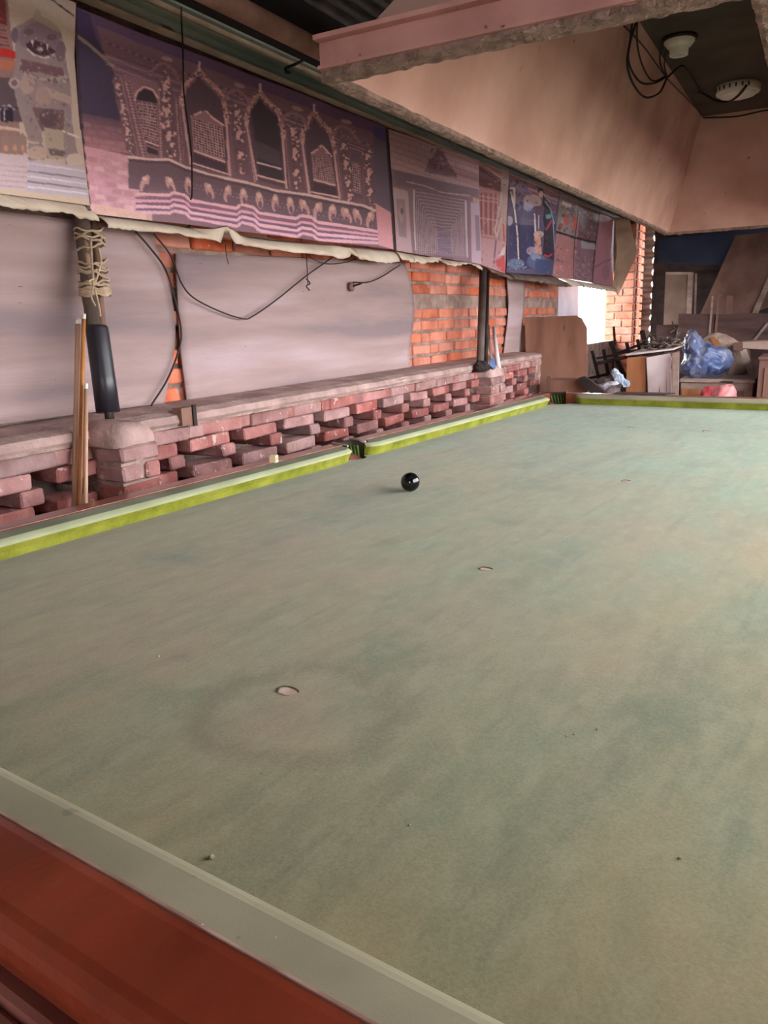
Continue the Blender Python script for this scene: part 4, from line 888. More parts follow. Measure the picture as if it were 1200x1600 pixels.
# worn spot holes in the cloth
M_SLATE = mat('bare_slate_spot', (176, 140, 124), (206, 182, 168), 60, .8); M_FRAY = mat('frayed_rim', (70, 66, 54), (96, 88, 74), 60, .95)
for (x, y, r) in ((0, .324, .0135), (0.003, .892, .0115), (0, 1.7845, .011), (0, 2.832, .012), (-.292, 2.832, .011), (.292, 2.832, .011)):
    b = MB(); n = 20; ri = [b.bm.verts.new((x+r*(1+.12*math.sin(3*t+y))*math.cos(t), y+r*.8*(1+.1*math.cos(2*t))*math.sin(t), BZ+.0006)) for t in [2*math.pi*k/n for k in range(n)]]; b.bm.faces.new(ri); b.build('worn_spot', M_SLATE, table)
    b = MB(); pts = [(x+r*1.05*(1+.12*math.sin(3*t+y))*math.cos(t), y+r*.84*(1+.1*math.cos(2*t))*math.sin(t), BZ+.0008) for t in [math.pi*.15+math.pi*1.1*k/n for k in range(n+1)]]; b.tube(pts, .0013, 6); b.build('frayed_edge', M_FRAY, table, True)
def T(x, y, z=0.0):
    ca, sa = math.cos(TABLE_YAW), math.sin(TABLE_YAW); return Vector((x*ca-y*sa, x*sa+y*ca, BZ+z))
# ball
bc = PZ(641, 753, BZ+.02625)
b = MB(); bmesh.ops.create_uvsphere(b.bm, u_segments=48, v_segments=32, radius=.02625)
tag(b.build('snooker_ball', M_BLACK, None, True, bc), 'glossy black snooker ball resting on the green cloth', 'ball')
# chalk cube on the rail
ck = PZ(428, 722, BZ+.051)
cr_ = empty('chalk_cube', ck, TABLE_YAW+.35); tag(cr_, 'small cream chalk cube with a worn paper label on the rail', 'chalk')
b = MB(); b.box((-.011, -.011, -.001), (.011, .011, .021), .0015); b.build('chalk', mat('chalk_cream', (222, 200, 160), (236, 218, 184), 40, .9, .3), cr_)
b = MB()
for (u0, u1, w0, w1) in ((-.006, -.0045, .006, .014), (-.003, .001, .013, .0145), (-.003, -.0015, .006, .0145), (.003, .0045, .006, .0145), (.0045, .007, .009, .0105)): b.box((.0108, u0, w0), (.0115, u1, w1))
b.build('label_print', mat('label_ink', (176, 112, 60), None), cr_)
# scraps and crumbs
b = MB(); e0, e1 = PZ(935, 631, BZ+.001), PZ(962, 632, BZ+.001); b.bar(e0+Vector((0, 0, .003)), e1+Vector((0, 0, .003)), .012, .006); tag(b.build('chalk_stick', M_WHITE), 'thin white strip lying at the foot of the far cushion', 'scrap')
M_CRUMB = mat('crumb', (96, 84, 72), (170, 158, 142), 60, .9); 
for i, (x, y, s, lab) in enumerate(((330, 1341, .0028, 'pale grit crumb on the cloth near the end cushion'), (863, 1468, .0, ''), (248, 1026, .0015, 'tiny pale crumb on the cloth'), (885, 1150, .0012, 'dark speck of grit on the cloth'), (898, 1148, .0013, 'pale speck of grit beside a dark one'), (933, 1140, .0012, 'brown speck of grit on the cloth'), (640, 1290, .0012, 'small dark crumb on the grimy cloth'), (1062, 1342, .0016, 'flat green fluff speck on the cloth'))):
    if s <= 0: continue
    p = PZ(x, y, BZ); b = MB(); bmesh.ops.create_icosphere(b.bm, subdivisions=2, radius=s); jitter(b.bm, s*.5, 1/s*.6, i); tag(b.build('crumb', M_CRUMB, None, False, p+Vector((0, 0, s*.6))), lab, 'crumb', 'grit on the cloth')
for (x, y) in ((357, 1530), (431, 1468), (316, 1448)):
    p = PZ(x, y, BZ+.049 if (x, y) != (431, 1468) else BZ+.044); b = MB(); bmesh.ops.create_icosphere(b.bm, subdivisions=1, radius=.0012); tag(b.build('plaster_chip', M_WHITE, None, False, p+Vector((0, 0, .001))), {357: 'tiny white plaster chip on the middle of the red-brown end rail', 431: 'tiny white plaster chip on the cloth of the end cushion', 316: 'tiny white plaster chip where end cushion meets red-brown rail'}[x], 'plaster chip', 'plaster chips')

# ------------------------------------------------------------------ bamboo pole, cues, post, wires along the wall
t = empty('bamboo_pole', PZ(176, 652, 1.06)); tag(t, 'weathered bamboo pole tied with jute and sleeved in black pipe', 'pole')
def sub(o, root): o.parent = root; o.matrix_parent_inverse = Matrix.Translation(root.location).inverted(); return o
def wpt(px, py, X): return PX(px, py, X)
ptop, pmid = wpt(127, 300, -1.455), wpt(151, 545, -1.345); pk = (ptop, wpt(138, 440, -1.39), pmid)
b = MB(); pts = curve_pts([wpt(124, 300, -1.455), wpt(129, 350, -1.44), wpt(138, 440, -1.39), wpt(145, 500, -1.36), wpt(152, 560, -1.335)], 30); b.tube(pts, [.0235+.0015*math.sin(i*.9) for i in range(len(pts))], 12); o = sub(b.build('pole_stem', M_BAMBOO, None, True), t)
b = MB(); pts = curve_pts([wpt(146, 300, -1.455), wpt(147, 350, -1.44), wpt(154, 440, -1.385), wpt(160, 515, -1.36), wpt(163, 560, -1.335)], 24); b.tube(pts, .012, 10); sub(b.build('pole_stem', M_PIPE, None, True), t)
b = MB(); s0, s1 = wpt(151, 510, -1.345), wpt(169, 644, -1.30); ax = (s1-s0).normalized(); 
pts = [s0, s0+ax*.004, s0+ax*.012, s0.lerp(s1, .3), s0.lerp(s1, .6), s1]; b.tube(pts, [.030, .033, .034, .0345, .035, .0355], 24); sub(b.build('pipe_sleeve', M_BLACKPIPE, None, True), t)
b = MB(); b.tube([s1-ax*.02, s1+ax*.03], .012, 10); b.tube([s1-ax*.02+Vector((0, .012, 0)), s1+ax*.022+Vector((0, .014, 0))], .006, 8); sub(b.build('foot_peg', M_IRON, None, True), t)
b = MB()
def rope(ctrl, r=.0032): b.tube(curve_pts(ctrl, 9*len(ctrl)), r, 6)
def lash(y, tilt, wob=0.0, r=.0032, gap=.0):
    X = -1.44+(y-350)*.00055; c_ = (wpt(124+(y-300)*.135, y, X)+wpt(146+(y-300)*.075, y, X))/2+Vector((.004, 0, 0)); pts = []
    for k in range(13):
        a = -2.0+4.0*k/12
        pts.append(c_+Vector((-.002, -.008, 0))+Vector((math.cos(a)*(.035+gap), math.sin(a)*(.050+gap), tilt*math.sin(a)+.004*math.sin(a*5+wob))))
    b.tube(pts, r, 6)
for (y, tl) in ((362, .012), (367, -.014), (371, .003), (378, -.01), (384, .013), (412, .014), (418, -.012), (424, .006), (431, -.015), (441, .01), (446, -.008)): lash(y, tl, y, .0034)
for k in range(5): lash(452+k*2.2, .001*(k-2), k, .0042, .001)
F_ = lambda x, y, d=.0: wpt(x, y, -1.40+(y-350)*.00055+d)
rope([F_(142, 372, .01), F_(143, 400, .012), F_(146, 446, .012)]); rope([F_(154, 388), F_(158, 408), F_(153, 428), F_(148, 446)]); rope([F_(146, 448, .01), F_(151, 462, .01), F_(155, 480, .01), F_(157, 494, .01)], .0028); rope([F_(146, 446, .012), F_(143, 464, .012), F_(149, 478, .012)], .0028); rope([F_(143, 446, .014), F_(139, 440, .012), F_(148, 436, .014), F_(146, 447, .014)], .0028)
sub(b.build('jute_rope', M_ROPE, None, True), t)

def cue(top, low_, X0, X1, r0, r1, m, label, brass=False):
    p = wpt(*top, X0); q = wpt(*low_, X1); d = (q-p); s = (p.z-.0)/(p.z-q.z); ft = p+d*s; ft.z = max(ft.z, .003)
    root = empty('billiard_cue', ft); tag(root, label, 'cue', 'cues leaning by the bamboo pole')
    b = MB(); b.tube([p.lerp(ft, k/8) for k in range(9)], r0, 12, True, r1); sub(b.build('cue_shaft', m, None, True), root)
    b = MB(); e = (p-ft).normalized(); b.tube([p-e*.004, p+e*.012], r0*1.03, 12); sub(b.build('cue_tip', M_WHITE if not brass else M_DARK, None, True), root)
cue((122, 505), (117, 788), -1.295, -1.211, .0075, .0125, M_CUE, 'pale wooden cue leaning beside the bamboo pole')
cue((131, 497), (124, 787), -1.276, -1.188, .0055, .012, M_CUE_O, 'glossy orange-brown wooden cue between two pale ones')
cue((134.5, 606), (134, 784), -1.222, -1.163, .0055, .0075, M_CUE, 'short thin pale cue leaning beside the orange-brown one')

# metal post on the second pier, with white pipes and a dark rag
M_POST = mat('post_brown', (70, 56, 52), (104, 86, 80), 9, .6, .3, 40)
pb = PX(752, 575, -1.25)
t = empty('metal_post', pb); tag(t, 'dark rusty metal post standing on the brick pier', 'post')
b = MB(); b.tube([PX(750, 576, -1.25), PX(755, 422, -1.375)], .024, 14); sub(b.build('pipe', M_POST, None, True), t)
b = MB(); b.tube([PX(759, 575, -1.25), PX(762, 425, -1.375)], .013, 10); sub(b.build('pipe', M_IRON, None, True), t)
M_PVC = mat('pvc_white', (206, 196, 198), (226, 216, 218), 6, .5)
b = MB(); b.tube([PX(779, 577, -1.19), PX(771, 512, -1.36)], .017, 12, True, .011); tag(b.build('plastic_pipe', M_PVC, None, True), 'white plastic pipe with rounded end leaning by the metal post', 'pipe', 'white pipes by the post')
b = MB(); b.tube([PX(772, 575, -1.232), PX(763, 530, -1.36)], .013, 12, True, .009); tag(b.build('plastic_pipe', M_PVC, None, True), 'white plastic pipe crossing behind the metal post', 'pipe', 'white pipes by the post')
b = MB(); b.tube([PX(767, 571, -1.275), PX(764, 508, -1.43)], .004, 8); tag(b.build('thin_rod', M_PLY, None, True), 'thin wooden rod standing between the white pipes', 'rod')
def blob(outline, Y, depth, name, m, label, cat, seed=0.0, amp=.01, fr=9.0, rings=9, axis='y', smooth=False, group=None, flat=1.0, zmin=None):
    P = [PA(x, y, 1 if axis == 'y' else 0, Y) for x, y in outline]; P = curve_pts(P+[P[0]], 5*len(P))[:-1]
    c0 = sum(P, Vector())/len(P); nrm = Vector((0, -1, 0)) if axis == 'y' else Vector((1, 0, 0)); b = MB(); R = []
    for side in (1, -1):
        for i in range(rings):
            s = i/(rings-1) if side == 1 else 1-i/(rings-1)
            if side == -1 and i == 0: continue
            a = (1-s)*math.pi/2; sc = math.sin(a+.0) if False else math.cos((1-s)*0)*s
            k = math.sin(s*math.pi/2); ring = []
            for p in P: ring.append(b.bm.verts.new(c0+(p-c0)*max(k, .03)+nrm*(side*depth/2*math.cos(s*math.pi/2)**flat)))
            R.append(ring)
    n = len(P)
    for i in range(len(R)-1):
        for j in range(n): b.bm.faces.new((R[i][j], R[i][(j+1) % n], R[i+1][(j+1) % n], R[i+1][j]))
    b.bm.faces.new(R[0][::-1]); b.bm.faces.new(R[-1])
    jitter(b.bm, amp, fr, seed); jitter(b.bm, amp*.5, fr*2.7, seed+4)
    if zmin is not None:
        for v in b.bm.verts: v.co.z = max(v.co.z, zmin+.004*mnoise.noise(v.co*20))
    o = b.build(name, m, None, smooth); return tag(o, label, cat, group)
blob([(744, 573), (749, 564), (757, 568), (764, 570), (766, 580), (754, 583), (745, 581)], -1.222, .08, 'dark_rag', M_DARK, 'dark tangled rag at the foot of the metal post', 'rag', 3, .022, 24, axis='x', zmin=.985)
blob([(766, 563), (770, 561), (774, 572), (773, 580), (767, 579)], -1.19, .022, 'blue_wrapper', mat('blue_wrapper', (70, 92, 140), (120, 138, 170), 12, .5), 'small blue wrapper beside the white pipes', 'wrapper', 5, .006, 20, axis='x', zmin=.98)
# wires
def wire(pix, X, r, label, name='hanging_wire', n=14, m=None):
    b = MB(); b.tube(curve_pts([PX(x, y, X) for x, y in pix], n*len(pix)), r, 6); return tag(b.build(name, m or M_WIRE, None, True), label, 'wire')
wire([(212, 362), (235, 388), (258, 420), (272, 462), (283, 515), (279, 548), (262, 592), (236, 634)], WX+.045, .0035, 'dark wire looping down over the gap between two grey sheets')
wire([(240, 365), (262, 392), (272, 412), (285, 445), (305, 467), (345, 487), (380, 498), (395, 494), (430, 470), (480, 430), (524, 398), (520, 390)], WX+.05, .003, 'slack dark wire drooping across the large grey sheet')
wire([(476, 392), (490, 405), (512, 412), (540, 410), (556, 404)], WX+.055, .0022, 'short thin wire loop under the torn banner hem')
wire([(552, 441), (575, 441), (597, 432), (625, 414)], WX+.05, .003, 'thin wire running from the round hook to the banner')
wire([(478, 390), (480, 420), (481, 446)], WX+.055, .002, 'thin string hanging straight with a knot')
wire([(352, 382), (354, 400), (357, 413)], WX+.055, .0018, 'short bent wire end below the torn hem')
kn = PX(481, 443, WX+.055); b = MB(); b.tube(curve_pts([kn+Vector((0, -.01, .02)), kn+Vector((.004, .012, .0)), kn+Vector((0, -.012, -.01)), kn+Vector((0, .01, -.03))], 16), .003, 6); tag(b.build('string_knot', M_WIRE, None, True), 'small tangled knot at the end of the hanging string', 'knot')
hk = PX(549, 448, WX+.035); t = empty('wall_hook', hk); tag(t, 'rusty round hook on the large grey sheet', 'hook')
b = MB(); b.lathe([(.022, -.006), (.022, .006), (.010, .008)], (0, 0, 0), 18); o = b.build('hook_plate', M_PIPE, t, True); o.rotation_euler = (0, math.pi/2, 0)
b = MB(); b.tube([(0.0, .0, .0), (.03, .02, .01), (.03, .05, .016)], .005, 6); b.build('hook_pin', M_IRON, t, True)
bk = PX(297, 650, LX+.01); t = empty('iron_bracket', bk); tag(t, 'small dark iron bracket set into the cement ledge', 'bracket')
b = MB(); b.box((-.035, -.045, -.028), (.006, .012, .03)); b.build('bracket_plate', M_PIPE, t); b = MB(); b.box((.004, .004, -.034), (.012, .02, .036)); b.build('bracket_flange', M_DARK, t)
wire([(283, -5), (284, 40), (286, 80), (287, 140), (293, 190), (299, 240), (300, 300), (298, 312)], BX+.04, .0028, 'thin black wire hanging over the carved-window banner', 'hanging_wire')
# window: plastic sheet and stay
b = MB(); b.slab([PX(866, 440, WX-.08), PX(903, 440, WX-.08), PX(903, 496, WX-.08), PX(866, 496, WX-.08)], .004, (1, 0, 0)); tag(b.build('window_1', M_PLAST), kind='structure')
b = MB(); b.tube([PX(908, 498, WX-.05), PX(940, 460, WX-.05)], .006, 6); tag(b.build('window_stay', M_TAN), 'thin rod slanting across the bright window opening', 'rod')

# ------------------------------------------------------------------ the junk heap beyond the table
def board(pix, Y, thick, name, m, label, cat, tofloor=False, lean=0.0, group=None, root=None):
    q = [PY(x, y, Y) for x, y in pix]
    zt = max(p.z for p in q)
    if tofloor:                                        # carry the two lowest corners on down to the floor
        zs = sorted(range(len(q)), key=lambda i: q[i].z)[:2]
        for i in zs: q[i].z = 0.0
    for p in q: p.y += lean*(p.z-zt)
    b = MB(); b.slab(q, thick, (0, 1, 0)); o = b.build(name, m, root); 
    return tag(o, label, cat, group) if root is None else o
# plywood leaning under the window
board([(820, 496), (900, 493), (909, 498), (917, 512), (928, 660), (838, 660)], 5.56, .018, 'plywood_sheet', M_PLY, 'brown plywood sheet with a clipped corner leaning under the window', 'plywood', True, .10)
board([(814, 511), (819, 508), (834, 660), (826, 660)], 5.595, .02, 'plywood_sheet', M_PLY, 'second plywood sheet showing only its edge behind the clipped one', 'plywood', True, .10)
# low wooden crate front
t = empty('wooden_crate', PY(880, 640, 5.15)); t.location.z = 0; tag(t, 'low dark wooden crate standing against the leaning plywood', 'crate')
def cb(lo, hi, nm, m): 
    b = MB(); b.box(lo, hi); sub(b.build(nm, m), t)
p0, p1 = PY(854, 588, 5.15), PY(912, 594, 5.15)
cb((p0.x, 5.15, 0), (p0.x+.035, 5.19, p0.z), 'crate_post', M_PLYD); cb((p0.x+.035, 5.16, .02), (p1.x, 5.18, p1.z), 'crate_panel', M_PLY); cb((p1.x, 5.15, 0), (p1.x+.03, 5.19, p1.z+.01), 'crate_post', M_PLYD); cb((p0.x, 5.19, .02), (p0.x+.02, 5.34, p0.z-.03), 'crate_panel', M_PLY)
cb((p0.x+.03, 5.152, p1.z-.004), (p1.x, 5.185, p1.z+.012), 'crate_rail', M_PLYD)
# iron bed frame lying on the heap
t = empty('rusty_bedstead', PY(960, 600, 6.2)); tag(t, 'dark rusty iron bed frame lying tilted on the junk heap', 'iron frame')
def ib(a, c_, w=.022, Y=6.2, Yb=None):
    b = MB(); b.bar(PY(*a, Y), PY(*c_, Yb or Y), w, w*.6, (0, 1, 0)); sub(b.build('bar', M_IRON), t)
ib((932, 568), (1040, 545), .03, 6.15, 6.3); ib((932, 560), (1000, 546), .018, 6.3, 6.4); ib((905, 594), (962, 582), .022); ib((965, 552), (1006, 536), .02, 6.3)
for a, c_, w in (((925, 548), (936, 592), .024), ((943, 546), (952, 594), .026), ((954, 534), (979, 600), .034), ((959, 510), (961, 540), .018), ((979, 535), (984, 556), .026), ((996, 530), (1000, 552), .024), ((1003, 516), (1013, 554), .034), ((957, 560), (958, 578), .014), ((970, 575), (984, 602), .03)): ib(a, c_, w)
for x in (905, 962): 
    p = PY(x, 594 if x == 905 else 590, 6.2); b = MB(); b.bar(p, Vector((p.x, p.y, 0)), .03, .03); sub(b.build('frame_leg', M_IRON), t)
p = PY(1036, 546, 6.3); b = MB(); b.bar(p, Vector((p.x, p.y, 0)), .03, .03); sub(b.build('frame_leg', M_IRON), t)
# dark rubber strip, rags
q0, q1 = PY(905, 590, 5.09), PY(945, 622, 5.09); q1 = q0+(q1-q0)*((q0.z-.03)/(q0.z-q1.z)); b = MB(); n = 10; d = (q1-q0)
ring = []
for i in range(2*n):
    s = (i/(n-1))**2 if i < n else (1-(i-n)/(n-1))**2; sd = 1 if i < n else -1; w = .032*math.sqrt(max(0, 1-(1-min(s*26, 1))**2))
    ring.append(q0+d*s+Vector((d.z, 0, -d.x)).normalized()*(-sd*w))
b.slab(ring, .05, (0, 1, 0)); o = b.build('rubber_strip', M_DARK, None); tag(o, 'dark rubber strip with a rounded end sticking up beyond the rail', 'rubber strip')
b = MB(); e0, e1 = T(-.62, LEN+.10, .051), T(-.36, LEN+.11, .051); b.slab([e0+Vector((0, -.04, 0)), e1+Vector((0, -.04, 0)), e1+Vector((.03, .05, 0)), e0+Vector((.0, .05, 0))], .006, (0, 0, 1)); tag(b.build('thin_board', M_DARK), 'thin dark board lying flat on the far table rail', 'board')
blob([(924, 606), (932, 594), (950, 588), (964, 583), (971, 592), (972, 604), (974, 650), (968, 740), (932, 745), (924, 640)], 5.72, .22, 'rag_heap', M_RAG, 'heap of grey rags between the iron bars and the plank', 'rag', 2, .03, 9)
blob([(955, 583), (960, 576), (966, 580), (975, 592), (984, 602), (976, 606), (966, 594), (958, 592)], 5.655, .06, 'blue_rag', mat('blue_grey_rag', (140, 160, 190), (196, 206, 222), 9, .8), 'small pale blue rag on the grey rag heap', 'rag', 8, .02, 22)
blob([(925, 606), (945, 598), (960, 594), (968, 600), (950, 606), (935, 612)], 5.63, .10, 'striped_cloth', mat('striped_cloth', (120, 112, 130), (222, 214, 222), 3, .8, stretch=(6, 1, 22)), 'crumpled white and grey striped cloth on the rag heap', 'cloth', 9, .012, 16)
# wooden box with white cloth over it
t = empty('wooden_box', PY(995, 620, 5.7)); t.location.z = 0; tag(t, 'upright wooden box with an orange-brown plank end', 'box')
b = MB(); q = [PY(980, 559, 5.7), PY(1009, 557, 5.7), PY(1008, 660, 5.7), PY(977, 660, 5.7)]; q[2].z = q[3].z = 0; b.slab(q, .025, (0, 1, 0)); sub(b.build('end_plank', M_PLANK), t)
b = MB(); q = [PY(983, 560, 5.73), PY(1050, 552, 5.73), PY(1050, 660, 5.73), PY(980, 660, 5.73)]; q[2].z = q[3].z = 0; b.slab(q, .35, (0, 1, 0)); sub(b.build('box_body', M_PLYD), t)
b = MB(); q = [PY(978, 556, 5.69), PY(1052, 547, 5.69)]; q += [q[1]+Vector((.02, .42, .015)), q[0]+Vector((.02, .42, .015))]; b.slab(q, .012, (0, 0, 1)); sub(b.build('box_lid', M_WHITEBOARD), t)
b = MB(); out = [(1010, 559), (1046, 552), (1049, 560), (1046, 580), (1042, 600), (1043, 630), (1036, 615), (1035, 650), (1030, 600), (1027, 650), (1014, 650), (1012, 600)]
b.slab([PY(x, y, 5.675) for x, y in out], .018, (0, 1, 0)); tag(b.build('white_cloth', M_WHITEBOARD), 'white cloth hanging down the front of the wooden box', 'cloth')
board([(1043, 578), (1048, 576), (1054, 660), (1047, 660)], 5.66, .02, 'wooden_batten', M_WHITEBOARD, 'short pale wooden slat leaning beside the white cloth', 'slat', True)
board([(1052, 552), (1061, 551), (1063, 660), (1053, 660)], 5.62, .025, 'wooden_batten', M_GREYWOOD, 'tall pale wooden slat standing between the white cloth and the chest', 'slat', True)
# old chest
t = empty('wooden_chest', PY(1120, 640, 6.2)); t.location.z = 0; tag(t, 'old wooden chest under the blue plastic bag', 'chest')
c0, c1 = PY(1064, 597, 6.2), PY(1177, 599, 6.2); zt = c0.z
def cc(lo, hi, nm, m, bev=0.0): 
    b = MB(); b.box(lo, hi, bev); sub(b.build(nm, m), t)
cc((c0.x, 6.2, 0), (c1.x, 6.75, zt), 'chest_body', M_GREYWOOD); cc((c0.x-.01, 6.17, zt), (c1.x+.015, 6.78, zt+.028), 'chest_lid', M_GREYWOOD, .005)
zz1, zz2 = PY(1100, 608, 6.2).z, PY(1100, 606, 6.2).z
xm = PY(1108, 615, 6.2).x; cc((c0.x+.01, 6.185, .06), (xm, 6.2, zz1), 'chest_panel', M_PLANK); cc((xm+.02, 6.188, .06), (c1.x-.06, 6.2, zz1-.01), 'chest_panel', M_PLYD); cc((c1.x-.03, 6.185, 0), (c1.x, 6.2, zt), 'chest_stile', M_GREYWOOD)
b = MB(); b.bar(PY(1126, 596, 6.17), PY(1146, 597, 6.17), .012, .008); sub(b.build('chest_hasp', M_IRON), t)
bag = blob([(1071, 524), (1076, 518), (1087, 517), (1092, 528), (1098, 537), (1118, 543), (1138, 546), (1144, 560), (1141, 574), (1132, 584), (1112, 590), (1092, 590), (1070, 584), (1063, 578), (1067, 560), (1069, 540)], 6.38, .40, 'plastic_bag', M_BLUEBAG, 'bulging blue plastic bag on top of the old chest', 'bag', 4, .03, 9, rings=14, zmin=zt+.026)
blob([(1097, 612), (1101, 607), (1118, 603), (1136, 601), (1146, 603), (1149, 616), (1153, 640), (1158, 760), (1090, 760), (1094, 640)], 5.85, .28, 'plastic_sack', M_REDBAG, 'red and white plastic sack in front of the old chest', 'sack', 6, .022, 9)
# tangled wire
_l0, _l1 = PY(978, 556, 5.69), PY(1052, 547, 5.69)
def lid_z(p): return _l0.z+(_l1.z-_l0.z)*max(0, min(1, (p.x-_l0.x)/(_l1.x-_l0.x)))+.015*(p.y-5.69)/.42+.015
def on_lid(p): p = Vector(p); p.z = max(p.z, lid_z(p)+.003); return p
b = MB()
for k in range(46):
    c0 = PY(1036+random.uniform(-14, 14), 541+random.uniform(-9, 4), 5.9+random.uniform(-.08, .1)); pts = [c0+Vector((random.uniform(-.1, .1), random.uniform(-.08, .08), random.gauss(.0, .026))) for _ in range(5)]
    for p in pts: p.z = max(p.z, lid_z(p)+.002)
    b.tube([on_lid(p) for p in curve_pts(pts, 22)], .0045, 5)
for (a, c_) in (((1050, 502), (1060, 525)), ((1060, 510), (1078, 524)), ((1048, 520), (1060, 512)), ((1063, 518), (1058, 528))): b.tube([PY(*a, 6.0), PY(*c_, 5.92), on_lid(PY(c_[0]-8, 546, 5.9))], .005, 5)
o = b.build('tangled_wire', mat('old_wire', (80, 66, 60), (150, 132, 122), 12, .5, metal=.3), None, True); tag(o, 'pile of tangled old wire on the white box lid', 'wire pile', kind='stuff')
# cardboard and planks right of the bag
blob([(1094, 536), (1112, 524), (1130, 521), (1144, 527), (1158, 537), (1170, 548), (1174, 570), (1160, 588), (1120, 590), (1096, 570)], 6.68, .18, 'cardboard_bundle', M_CARD, 'tan bundle of crumpled cardboard behind the blue bag', 'cardboard', 12, .02, 7, zmin=zt+.026)
board([(1109, 529), (1116, 526), (1129, 543), (1121, 546)], 6.595, .03, 'plank_offcut', M_PLANK, 'short plank offcut lying on the cardboard bundle', 'plank', group='plank offcuts'); board([(1121, 530), (1126, 528), (1137, 543), (1131, 545)], 6.605, .02, 'plank_offcut', M_CARD, 'narrow pale plank offcut beside the short one', 'plank', group='plank offcuts')
b = MB(); b.slab([PY(1158, 534, 6.5), PY(1290, 530, 6.5), PY(1290, 551, 6.5), PY(1158, 544, 6.5)], .3, (0, 1, 0)); tag(b.build('plank', M_CARD), 'wide pale plank lying level across the heap', 'plank')
b = MB(); b.slab([PY(1146, 536, 6.45), PY(1160, 535, 6.45), PY(1160, 548, 6.45), PY(1146, 547, 6.45)], .1, (0, 1, 0)); tag(b.build('wood_block', M_PLYD), 'small dark wooden block at the end of the level plank', 'block')
board([(1155, 546), (1166, 545), (1181, 588), (1172, 592)], 6.475, .03, 'plank', M_GREYWOOD, 'grey plank slanting down from the level plank', 'plank')
board([(1144, 556), (1153, 552), (1146, 588), (1136, 590)], 6.60, .03, 'plank', M_CARD, 'tan plank slanting beside the blue bag', 'plank')
t = empty('brown_cabinet', PY(1230, 640, 6.0)); t.location.z = 0; tag(t, 'dark brown wooden cabinet at the end of the heap', 'cabinet')
a0, a1 = PY(1187, 562, 6.0), PY(1290, 560, 6.0); b = MB(); b.box((a0.x, 6.0, 0), (a1.x, 6.75, a0.z)); sub(b.build('cabinet_body', M_PLYD), t); b = MB(); b.box((a0.x-.01, 5.98, a0.z), (a1.x+.02, 6.77, a0.z+.02), .004); sub(b.build('cabinet_top', M_PLYD), t)
b = MB(); b.box((a0.x+.04, 5.988, .1), (a1.x-.04, 6.0, a0.z-.06)); sub(b.build('cabinet_door', M_PLYD), t)
# boards and panels by the back wall
def PL(px, py, yb, k):                                # where a sight line meets a board leaning back k per metre of height
    d = ray(px, py); t_ = (yb-CAM[1]+k*CAM[2])/(d[1]-k*d[2]); return Vector(CAM+t_*d)
def leaning(q, thick, name, m, label, cat):
    b = MB(); b.slab(q, thick, (0, 1, 0)); return tag(b.build(name, m), label, cat)
def down(a, c_, z=0.0): return a+(c_-a)*((a.z-z)/(a.z-c_.z))   # carry an edge on to height z
board([(1028, 373), (1240, 350), (1236, 416), (1027, 411)], 9.268, .01, 'navy_sheet', M_NAVY, 'dark navy blue sheet hung on the back wall', 'sheet')
t = empty('door_panel', PY(1060, 520, 8.3)); t.location.z = 0; tag(t, 'old pale door panel with a raised frame leaning by the back wall', 'door panel')
def dp(pix, Y, th_, nm, m, fl=True):
    q = [PY(x, y, Y) for x, y in pix]; 
    if fl: q[2].z = q[3].z = 0.0
    b = MB(); b.slab(q, th_, (0, 1, 0)); sub(b.build(nm, m), t)
M_DOOR = mat('door_greyish', (112, 90, 80), (138, 114, 102), 3, .8, .15, 30)
dp([(1040, 426), (1075, 426), (1073, 560), (1036, 560)], 8.3, .03, 'door_leaf', M_DOOR); dp([(1075, 425), (1083, 425), (1080, 560), (1073, 560)], 8.27, .06, 'door_stile', M_GREYWOOD); dp([(1040, 425), (1076, 425), (1076, 429), (1040, 429)], 8.28, .05, 'door_rail', M_GREYWOOD, False)
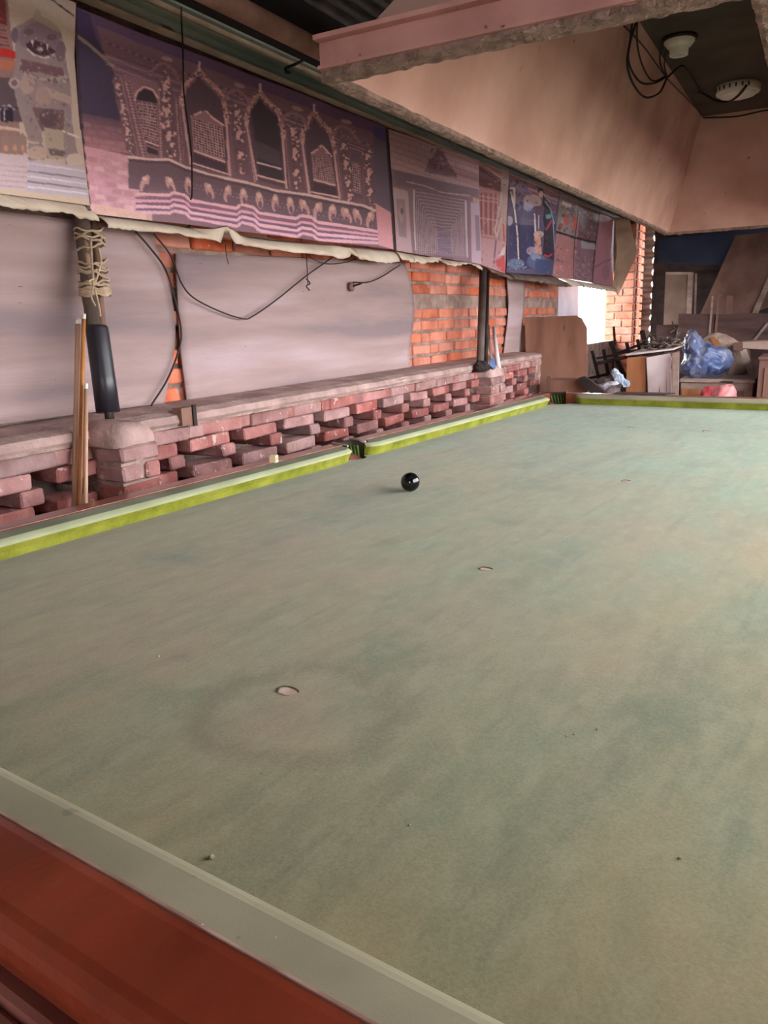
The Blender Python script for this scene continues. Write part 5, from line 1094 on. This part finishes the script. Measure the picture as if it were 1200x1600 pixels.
board([(1086, 427), (1089, 427), (1090, 560), (1087, 560)], 8.35, .02, 'thin_lath', M_GREYWOOD, 'thin upright lath beside the pale door panel', 'lath', True)
q = [PL(x, y, 7.75, .7118) for x, y in ((1149, 368), (1285, 352), (1285, 452), (1150, 498))]+[None, None, PL(1090, 500, 7.75, .7118)]
q[4] = Vector((q[3].x, 7.75, 0.0)); q[5] = Vector((q[6].x+.16, 7.75, 0.0))
leaning(q, .018, 'large_plywood', M_PLYD, 'large brown plywood sheet tilted against the navy sheet', 'plywood')
u0, u1, v0, v1 = PL(1210, 410, 7.56, .7995), PL(1218, 410, 7.56, .7995), PL(1170, 500, 7.56, .7995), PL(1180, 500, 7.56, .7995)
leaning([u0, u1, down(u1, v1), down(u0, v0)], .03, 'brace_plank', M_GREYWOOD, 'slanting brace plank in front of the large tilted plywood', 'plank')
board([(1060, 490), (1130, 491), (1180, 489), (1290, 495), (1290, 640), (1060, 640)], 7.45, .02, 'brown_hardboard', mat('dark_brown_panel', (70, 50, 48), (96, 70, 66), 4, .85, .2, stretch=(.6, 1, 3)), 'low dark brown panel standing behind the heap', 'panel', True)
board([(1026, 508), (1062, 507), (1062, 640), (1026, 640)], 7.6, .02, 'brown_hardboard', MATS['dark_brown_panel'], 'narrow dark panel standing below the pale door panel', 'panel', True)
board([(1112, 462), (1115, 463), (1107, 530), (1103, 530)], 7.432, .02, 'wood_lath', M_GREYWOOD, 'slim wooden lath leaning on the dark panel', 'lath', True, group='laths on the dark panel'); board([(1122, 457), (1125, 458), (1117, 530), (1112, 530)], 7.432, .02, 'wood_lath', M_PLYD, 'taller wooden lath leaning on the dark panel beside a slim one', 'lath', True, group='laths on the dark panel')
board([(1136, 462), (1146, 462), (1146, 520), (1135, 520)], 7.55, .03, 'short_board', M_PLYD, 'short upright board behind the dark panel', 'board', True)
u0, u1, v0, v1 = PY(1198, 504, 7.416), PY(1202, 506, 7.416), PY(1175, 533, 7.416), PY(1178, 535, 7.416)
leaning([u0, u1, down(u1, v1), down(u0, v0)], .015, 'thin_stick', M_GREYWOOD, 'thin stick slanting in front of the dark panel', 'stick')
